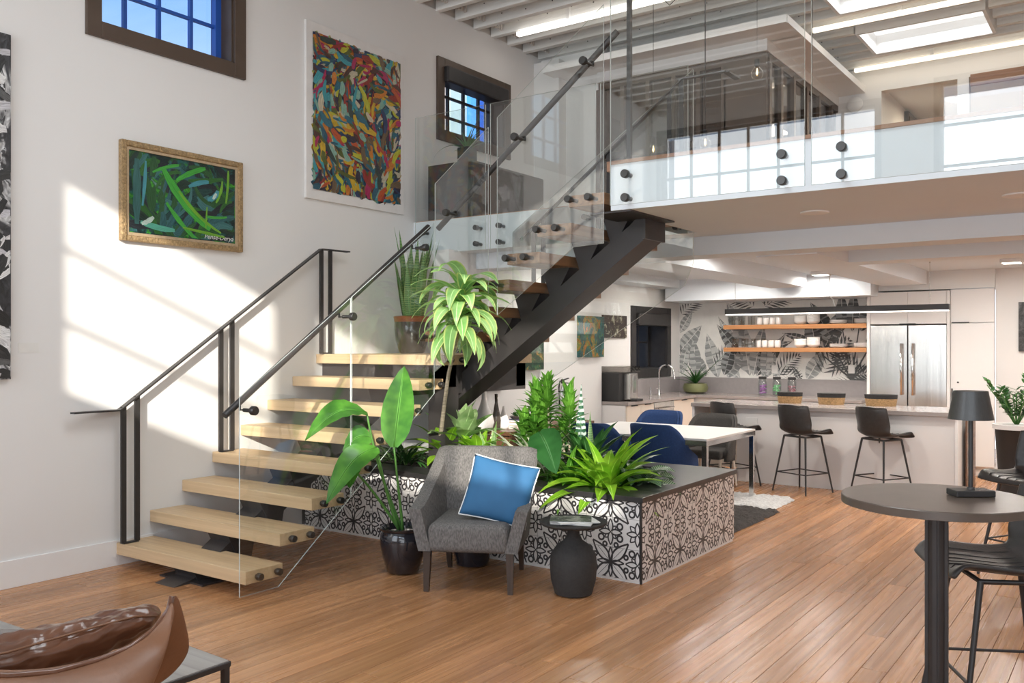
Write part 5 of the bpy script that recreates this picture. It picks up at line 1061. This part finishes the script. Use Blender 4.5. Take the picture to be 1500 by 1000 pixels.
# blue cushion
cu = thing('throw_pillow', (-3.60, 4.93, .455), 0, 'blue velvet pillow with white piping leaning in the armchair', 'pillow')
def pil(sgn):
    def f(u, v):
        x, y = u * 2 - 1, v * 2 - 1; px_ = .235 * x * (1 - .06 * (1 - y * y)); pz = .215 * y * (1 - .06 * (1 - x * x)); t_ = .085 * ((1 - x * x) * (1 - y * y)) ** .42
        return Vector((px_, sgn * t_, pz))
    return f
m = MB(); m.grid(pil(1), 24, 24); m.grid(pil(-1), 24, 24); bmesh.ops.remove_doubles(m.bm, verts=m.bm.verts, dist=.0005)
pb_ = obj('cover', m, M['blue'], cu, smooth=True)
e = [pil(1)(t_ / 16, 0) for t_ in range(17)] + [pil(1)(1, t_ / 16) for t_ in range(1, 17)] + [pil(1)(1 - t_ / 16, 1) for t_ in range(1, 17)] + [pil(1)(0, 1 - t_ / 16) for t_ in range(1, 17)]
pp_ = obj('piping', MB().tube(e, .0055, 6), M['white_cloth'], cu, smooth=True)
cu.rotation_euler = (R(-22), R(11), R(24)); cu.location = (-3.595, 4.93, .655)
# side table with magazines
stb = thing('side_table', (-3.09, 5.07, 0), 0, 'black vase shaped side table with round tray top', 'side table')
obj('body', MB().lathe([(.10, 0), (.125, .01), (.15, .10), (.158, .20), (.15, .27), (.11, .325), (.06, .36), (.042, .40), (.04, .455)], (0, 0, 0), 40), M['clay'], stb, smooth=True, angle=50)
obj('tray_top', MB().lathe([(.05, .455), (.21, .462), (.226, .475), (.226, .486), (.22, .486), (.21, .474), (.02, .474)], (0, 0, 0), 48), M['clay'], stb, smooth=True, angle=40)
random.seed(2); mz = .4755; art_m = painting('magazine_cover', [(0, (.05, .06, .05)), (.45, (.12, .14, .12)), (.6, (.35, .36, .3)), (1, (.6, .6, .55))], 9, 1, 3)
for i, (a_, dx, dy, mm) in enumerate(((20, .0, 0, 'paper'), (48, .015, .01, 'paper'), (30, -.02, .0, None))):
    mg = thing('magazine', (-3.09 + dx, 5.07 + dy, mz), R(a_), ('white magazine at the bottom of the pile on the black side table', 'white magazine in the middle of the pile on the black side table', 'magazine with a grey green cover on top of the black side table')[i], 'magazine', 'magazines on the side table')
    obj('pages', MB().box((-.135, -.10, 0), (.135, .10, .006)), M['paper'], mg); obj('cover', MB().box((-.137, -.102, .006), (.137, .102, .0072)), art_m if mm is None else M['paper'], mg); mz += .0075
# leather lounge chair, left foreground
lgc = thing('lounge_chair', (-2.95, 1.45, 0), 0, 'brown leather lounge chair with loose cushion in the left foreground', 'lounge chair')
rim = [P(252, 873, d=2.75), P(247, 893, d=2.74), P(226, 922, d=2.70), P(190, 948, d=2.62), P(140, 968, d=2.52), P(80, 984, d=2.43), P(10, 990, d=2.36), P(-80, 985, d=2.3), P(-170, 960, d=2.3)]
outl = [P(258, 905, d=2.70), P(255, 925, d=2.66), P(240, 960, d=2.60), P(225, 990, d=2.52), P(195, 1020, d=2.42), P(140, 1050, d=2.34), P(60, 1075, d=2.26), P(-60, 1085, d=2.2), P(-150, 1070, d=2.2)]
low = [P(233, 960, d=2.64), P(225, 990, d=2.6), P(205, 1040, d=2.54), P(180, 1080, d=2.46), P(140, 1120, d=2.40), P(90, 1150, d=2.34), P(20, 1170, d=2.3), P(-60, 1180, d=2.28), P(-150, 1170, d=2.28)]
inn = [r + FW * .05 + Vector((0, 0, -.0)) for r in rim]; inn2 = [r + FW * (.16 + .05 * min(1, k / 3)) + Vector((0, 0, -.20)) for k, r in enumerate(rim)]
def rows_mesh(rows_):
    m = MB(); V = [[m.bm.verts.new(p) for p in r] for r in rows_]
    for i in range(len(V) - 1):
        for j in range(len(V[0]) - 1): m.bm.faces.new((V[i][j], V[i][j + 1], V[i + 1][j + 1], V[i + 1][j]))
    return m
sh = obj('shell', rows_mesh([low, outl, rim]), M['leather2'], lgc, world=True, smooth=True); sub(solid(sh, .018, 0), 2)
s2 = obj('inner_shell', rows_mesh([[r + FW * .012 for r in rim], inn, inn2]), M['leather2'], lgc, world=True, smooth=True); sub(solid(s2, .01, 0), 2)
obj('rim_piping', MB().tube(rim, .009, 8), M['leather'], lgc, world=True, smooth=True)
spine = [P(234, 903, d=2.84), P(212, 908, d=2.82), P(160, 925, d=2.76), P(105, 943, d=2.69), P(45, 962, d=2.62), P(-30, 978, d=2.56), P(-110, 985, d=2.5)]
m = MB(); rr = [.015, .055, .075, .085, .09, .09, .07]; V = []
for i, p in enumerate(spine):
    ring = []
    for k in range(18):
        a = 2 * PI * k / 18; wr = 1 + .10 * math.sin(i * 2.3 + k * 1.3) + .05 * math.sin(k * 2.9 + i); ring.append(m.bm.verts.new(p + (FW * math.cos(a) * 1.6 + Vector((0, 0, 1)) * math.sin(a) * .85) * rr[i] * wr))
    V.append(ring)
for i in range(len(V) - 1):
    for k in range(18): m.bm.faces.new((V[i][k], V[i][(k + 1) % 18], V[i + 1][(k + 1) % 18], V[i + 1][k]))
m.bm.faces.new(V[0]); m.bm.faces.new(V[-1][::-1])
cq = obj('loose_cushion', m, M['leather'], lgc, world=True, smooth=True); sub(cq, 3)
wt = bpy.data.textures.new('creases', 'CLOUDS'); wt.noise_scale = .055; wt.noise_depth = 2; dm = cq.modifiers.new('creases', 'DISPLACE'); dm.texture = wt; dm.strength = .028; dm.mid_level = .5
obj('cushion_seam', MB().tube([p + (Vector((0, 0, 1)) * .60 - FW * 1.28) * r_ for p, r_ in zip(spine, rr)], .0035, 6), M['leather2'], lgc, world=True, smooth=True)
obj('seat', MB().box((-3.35, 1.25, .25), (-2.7, 1.9, .38), .05, seg=3), M['leather2'], lgc, world=True, smooth=True, angle=60)
for a_ in (40, 130, 220, 310): obj('leg', MB().tube([(-3.0, 1.6, .27), (-3.0 + .28 * math.cos(R(a_)), 1.6 + .28 * math.sin(R(a_)), 0)], [.02, .012], 8), M['black'], lgc, world=True, smooth=True)
# small tables at left foreground
A_, B_, C_ = P(255, 938, z=.45), P(335, 967, z=.45), P(238, 1001, z=.45)
def slab_table(name, pts, h, th, m_top, m_fr, label, legs=True):
    c = sum(pts, Vector()) / len(pts); o = thing(name, (c.x, c.y, 0), 0, label, 'table')
    ptz = [Vector((p.x, p.y, h)) for p in pts]; obj('tabletop', MB().prism([p - Vector((0, 0, th)) for p in ptz], (0, 0, th)), m_top, o, world=True)
    m = MB()
    for i in range(len(ptz)):
        a, b = ptz[i], ptz[(i + 1) % len(ptz)]; obj('edge_frame', MB().bar(a - Vector((0, 0, th + .008)), b - Vector((0, 0, th + .008)), .02, .018), m_fr, o, world=True)
        q = a.lerp(c + Vector((0, 0, h)), .06); obj('leg', MB().box((q.x - .012, q.y - .012, 0), (q.x + .012, q.y + .012, h - th)), m_fr, o, world=True)
    return o
D_ = A_ + (C_ - B_); slab_table('side_table', [A_, B_, C_, D_], .45, .006, M['gwood'], M['black'], 'grey wood topped side table with black frame behind the leather chair')
a_, b_ = P(36, 921, z=.46), P(-60, 888, z=.46); d1 = Vector((-.815, -.58, 0)) * .5
cpt = P(36, 932, z=.42); slab_table('coffee_table', [a_, b_, b_ + d1, a_ + d1], .46, .035, M['gwood'], M['black'], 'pale grey topped table cut by the left edge')
# ================================================================== PLANTS
def pot(name, loc, prof, m_, label, soil_z, soil_r, n=36, group=None):
    o = thing(name, loc, 0, label, 'potted plant', group); obj('pot', MB().lathe(prof, (0, 0, 0), n), M[m_], o, smooth=True, angle=50); obj('soil', MB().lathe([(soil_r, soil_z - .01), (soil_r * .98, soil_z)], (0, 0, 0), 20), M['soil'], o); return o
# bird of paradise: leaves spanned between measured points
def big_leaf(o, base, tip, width, sag, m_='bird', nrm=None, n=12, fold=.18, off=None):
    base, tip = Vector(base) - Vector(o.location), Vector(tip) - Vector(o.location); d = tip - base; up = Vector(nrm) if nrm is not None else Vector((0, 0, 1)); sd = d.cross(up).normalized(); nn = sd.cross(d).normalized()
    m = MB()
    def f(u, v):
        s_ = v * 2 - 1; w_ = width / 2 * (math.sin(PI * min(1, .04 + .96 * u ** .75)) ** .75 + .01); p = base + d * u + Vector((0, 0, sag)) * math.sin(PI * u)
        return p + sd * s_ * w_ + nn * (abs(s_) * w_ * fold + .006 * math.sin(u * 40 + s_ * 5) * abs(s_))
    m.grid(f, n, 6); l = obj('leaf', m, LF[m_], o, smooth=True)
    obj('midrib', MB().tube([base + d * (k / 8) + Vector((0, 0, sag)) * math.sin(PI * k / 8) + nn * .002 for k in range(9)], [.006 - .0006 * k for k in range(9)], 6), LF['bird' if m_ == 'bird' else 'dark'], l, smooth=True); return l
def stemtube(o, a, b, bow, r0=.013, r1=.007, m_='stem'):
    a, b = Vector(a) - Vector(o.location), Vector(b) - Vector(o.location); obj('stem', MB().tube([a.lerp(b, k / 8) + Vector(bow) * math.sin(PI * k / 8) for k in range(9)], [r0 + (r1 - r0) * k / 8 for k in range(9)], 8), M[m_], o, smooth=True)
PB = Vector((-4.40, 4.84, 0))
bp_ = pot('potted_bird_of_paradise', PB, [(.09, 0), (.115, .012), (.15, .12), (.168, .22), (.165, .28), (.15, .305), (.165, .315), (.168, .33), (.152, .335), (.14, .31)], 'glaze', 'large leaved bird of paradise plant in a glossy black pot beside the armchair', .30, .143)
dp = 6.45
L1 = P(577, 655, d=dp - .1); stemtube(bp_, PB + Vector((0, 0, .3)), L1, (.0, 0, 0), .012, .006); big_leaf(bp_, L1, P(592, 536, d=dp + .15), .235, .01, nrm=(.45, -.75, .25))
L2 = P(537, 604, d=dp - .15); stemtube(bp_, PB + Vector((-.01, 0, .3)), L2, (-.05, 0, .03)); big_leaf(bp_, L2, P(447, 645, d=dp - .35), .22, .10, nrm=(.35, -.45, .9))
L3 = P(552, 655, d=dp - .2); stemtube(bp_, PB + Vector((-.02, -.02, .3)), L3, (-.02, 0, 0)); big_leaf(bp_, L3, P(478, 738, d=dp - .45), .20, .09, nrm=(.5, -.5, .75))
L4 = P(545, 640, d=dp + .05); big_leaf(bp_, L4, P(502, 660, d=dp + .1), .17, .05, nrm=(.2, -.9, .3))
L5 = P(518, 688, d=dp - .25); stemtube(bp_, PB + Vector((-.03, 0, .3)), L5, (-.03, 0, .05)); big_leaf(bp_, P(518, 672, d=dp - .2), P(512, 715, d=dp - .35), .15, .03, nrm=(.4, -.7, .5))
# second black pot behind the armchair, its leaf over the chair back
p2 = pot('potted_banana_plant', (-4.12, 5.30, 0), [(.09, 0), (.12, .012), (.15, .12), (.16, .2), (.14, .26), (.155, .28), (.14, .285), (.13, .27)], 'glaze', 'black pot behind the armchair legs', .26, .13)
obj('stem', MB().tube([(0, 0, .26), (.01, .02, .5)], .01, 8), M['stem'], p2)
# snake plant on the landing
SPt = Vector((-5.90, 6.62, 1.573))
sp = pot('potted_snake_plant', SPt, [(.11, 0), (.125, .012), (.16, .12), (.175, .25), (.172, .345), (.18, .36), (.165, .365), (.155, .34)], 'glazeb', 'tall banded snake plant in a brown glazed pot on the stair landing', .33, .155)
obj('rim_glaze', MB().lathe([(.1735, .31), (.178, .345), (.183, .36), (.17, .367)], (0, 0, 0), 36), M['terra'], sp, smooth=True, angle=40)
random.seed(11)
for k in range(32):
    a = random.random() * 360; r_ = random.random() ** .6 * .12; l = .50 + .34 * random.random(); 
    if k < 3: l = .95
    obj('leaf', MB().blade((r_ * math.cos(R(a)), r_ * math.sin(R(a))    , .31), a, l, .10, 86 - r_ * 60, random.uniform(-4, 8), 8, .35, .55, random.uniform(-.8, .8)), LF['snake'], sp, smooth=True)
# corn plant with ringed cane
cp0 = P(640, 690, y=5.87); cp0.z = .556; top_ = P(657, 548, y=5.5)
cp = thing('corn_plant', cp0, 0, 'tall cane plant with drooping yellow edged leaves rising from the planter', 'plant')
obj('cane', MB().tube([Vector((0, 0, 0)), P(644, 650, y=5.80) - cp0, P(650, 600, y=5.65) - cp0, top_ - cp0, P(668, 500, y=5.38) - cp0, P(678, 425, y=5.32) - cp0], [.024, .022, .017, .015, .015, .010], 10), M['trunk'], cp, smooth=True)
random.seed(21)
for k in range(58):
    u = k / 58; a = k * 137.5 % 360; z0 = P(668 + 12 * u, 488 - 62 * u, y=5.36 - .04 * u) - cp0; l = random.uniform(.36, .52); lf_ = 5 + 72 * u + random.uniform(-12, 12); dr = random.uniform(85, 150) + 15 * (u > .5)
    obj('leaf', MB().blade(z0, a, l, .115, lf_, dr, 10, .15, .85, random.uniform(-.5, .5), wav=.02), LF['corn'], cp, smooth=True)
def clump(name, px, py, y, n, ln, wd, lift, droop, leaf, label, cat='plant', z0=.556, seed=1, shape=.8, fold=.25, pet=0, spread=.03, part='leaf', petm=None, high=0):
    random.seed(seed); b = P(px, py, y=y) if not isinstance(px, Vector) else px; b = Vector((b.x, b.y, z0)); o = thing(name, b, 0, label, cat)
    if high: obj('stem', MB().tube([(0, 0, 0), (.01, 0, high)], .012, 8), M['trunk'], o, smooth=True)
    for k in range(n):
        a = k * 137.5 % 360 + random.uniform(-15, 15); r_ = random.random() * spread; u = random.random()
        obj(part, MB().blade((r_ * math.cos(R(a)), r_ * math.sin(R(a)), high * (1 - .0 * u)), a, random.uniform(*ln), random.uniform(*wd), lift[0] + (lift[1] - lift[0]) * (k / n), random.uniform(*droop), 8, fold, shape, random.uniform(-.3, .3), petiole=pet), LF[leaf], o, smooth=True)
    return o
clump('rubber_plant', 676, 690, 5.98, 30, (.26, .42), (.15, .20), (20, 84), (5, 45), 'pale', 'broad leaved pale green plant behind the armchair', seed=4, pet=.2, high=.27)
clump('lime_foliage_plant', 652, 690, 5.86, 24, (.22, .42), (.09, .13), (5, 80), (20, 60), 'lime', 'yellow green small leaved plant at the foot of the cane plant', seed=5, pet=.3, high=.16)
clump('variegated_snake_plant', 718, 690, 5.98, 8, (.32, .5), (.06, .08), (65, 88), (0, 10), 'corn', 'short upright yellow edged plant behind the armchair back', seed=6)
clump('spider_plant', 768, 690, 5.92, 34, (.42, .6), (.025, .04), (30, 85), (60, 130), 'white', 'cream strap leaved plant arching behind the armchair', seed=7, fold=.3)
clump('white_strap_plant', 788, 690, 6.1, 18, (.4, .52), (.05, .07), (55, 88), (20, 50), 'white', 'upright cream and green strap leaved plant beside the compact bush', seed=17)
# song of india: whorled heads on canes
def whorl_plant(name, px, y, heads, label, leaf='song', seed=1):
    random.seed(seed); b = P(px, 690, y=y); b.z = .556; o = thing(name, b, 0, label, 'plant')
    for (hx, hy, r_, n) in heads:
        h = P(hx, hy, y=y) - b; lo_ = Vector((h.x * .3, h.y * .3, 0)); obj('stem', MB().tube([lo_, lo_.lerp(h, .5) + Vector((.02, 0, 0)), h], [.012, .01, .008], 8), M['trunk'], o, smooth=True)
        m = MB()
        for k in range(n):
            u = k / n; a = k * 137.5; z_ = h + Vector((0, 0, (u - .6) * r_ * 1.7)); m.blade(z_, a, r_ * random.uniform(.75, 1.1), r_ * .36, 5 + 75 * u, random.uniform(10, 45), 5, .3, .7)
        obj('leaf_whorl', m, LF[leaf], o, smooth=True, kind='stuff')
    return o
whorl_plant('pleomele_plant', 803, 6.2, [(786, 598, .19, 60), (802, 585, .17, 54), (797, 628, .18, 50)], 'tall bushy green plant with whorled leaves left of the striped blade plant', seed=3)
whorl_plant('pleomele_plant', 826, 6.3, [(834, 606, .19, 56), (824, 640, .14, 30)], 'shorter bushy whorled plant, second from the left beside the striped blades', seed=8)
whorl_plant('croton_plant', 772, 6.15, [(768, 640, .19, 56), (783, 630, .16, 40)], 'low dense dark green bush behind the armchair right corner', seed=12)
zb_ = thing('banded_blade_plant', Vector((P(846, 690, y=6.35).x, 6.35, .556)), 0, 'upright blades banded white and dark green standing in the planter', 'plant')
for k, (dx, l, w_, tw, mm) in enumerate(((0.03, .78, .12, .1, 'zebra'), (.13, .56, .08, -.4, 'snake'), (-.07, .44, .06, .6, 'dark'), (-.11, .34, .055, .1, 'dark'), (.05, .36, .06, .9, 'snake'), (.16, .3, .05, .3, 'snake'))): obj('leaf', MB().blade((dx, 0, 0), -55 if dx < .06 else 125, l, w_, 88 - abs(dx) * 60, 2, 9, .3, .45, tw), LF[mm], zb_, smooth=True)
# dark big leaf by the armchair
bl = thing('banana_leaf_plant', Vector((P(800, 700, y=5.75).x, 5.75, .556)), 0, 'single large dark green leaf leaning beside the armchair pillow', 'plant')
A1 = P(790, 632, y=5.72); stemtube(bl, bl.location, A1, (0, .08, .05), .01, .006); big_leaf(bl, A1, P(815, 694, y=5.42), .255, .035, 'birdd', nrm=(.25, -.8, .45))
clump('bright_dracaena', 888, 700, 5.86, 52, (.38, .60), (.085, .12), (5, 84), (35, 85), 'lime', 'large bright green glossy leaved plant over the planter front', seed=31, spread=.08, shape=.75)
clump('bright_dracaena', 842, 700, 5.90, 22, (.34, .5), (.07, .10), (5, 70), (30, 80), 'song', 'smaller green glossy plant left of the brightest one', seed=32)
clump('calathea', 912, 690, 6.15, 34, (.28, .42), (.08, .11), (20, 75), (50, 100), 'dark', 'dark green arching plant behind the bright one', seed=33, pet=.2)
clump('striped_calathea', 938, 690, 6.15, 18, (.26, .36), (.11, .14), (35, 80), (70, 120), 'cala', 'white striped leaves drooping at the right end of the planting', seed=34, pet=.2)
clump('fern', 596, 672, 6.15, 40, (.3, .5), (.02, .035), (20, 70), (40, 100), 'dark', 'dark feathery fern under the landing', seed=35, spread=.12)
clump('fern', 584, 672, 6.3, 36, (.3, .5), (.02, .035), (20, 70), (40, 100), 'pale', 'pale grassy fern under the treads', seed=36, spread=.12)
clump('low_foliage', 700, 690, 5.9, 20, (.24, .36), (.09, .12), (10, 70), (20, 60), 'lime', 'low light green leaves behind the armchair back, at the left', seed=37, high=.18)
clump('ground_foliage', 825, 700, 6.0, 40, (.26, .42), (.04, .07), (10, 75), (30, 80), 'song', 'low green undergrowth around the striped blades', seed=38, spread=.1)
clump('bush_foliage', 862, 690, 6.2, 34, (.32, .48), (.07, .11), (15, 80), (30, 70), 'dark', 'dark undergrowth behind the brightest plant', seed=39, spread=.1, pet=.15, high=.1)
# zz plant at right
zz = pot('potted_zz_plant', (-1.0, 9.9, 0), [(.13, 0), (.16, .40), (.19, .86), (.20, .87), (.17, .87)], 'blackm', 'small leaved dark green plant in a tall black planter at the right edge', .86, .17)
obj('stand_rim', MB().lathe([(.21, .84), (.21, .885), (.18, .885)], (0, 0, 0), 32), M['trimw'], zz, smooth=True, angle=40)
random.seed(13)
for k in range(11):
    a = R(k * 137.5); l = random.uniform(.35, .6); lean = random.uniform(.25, .65); d_ = Vector((math.cos(a) * lean, math.sin(a) * lean, 1)).normalized(); s_ = obj('frond_stem', MB().tube([Vector((0, 0, .86)), Vector((0, 0, .86)) + d_ * l * .5, Vector((0, 0, .86)) + d_ * l + Vector((0, 0, -.03))], .006, 6), M['stem'], zz, smooth=True)
    m = MB()
    for j in range(4, 15):
        for q in (-1, 1): m.blade(Vector((0, 0, .86)) + d_ * l * j / 14, math.degrees(a) + q * 75 + random.uniform(-20, 20), .085, .04, random.uniform(10, 60), 30, 4, .2, .8)
    obj('leaflets', m, LF['dark'], s_, smooth=True, kind='stuff')
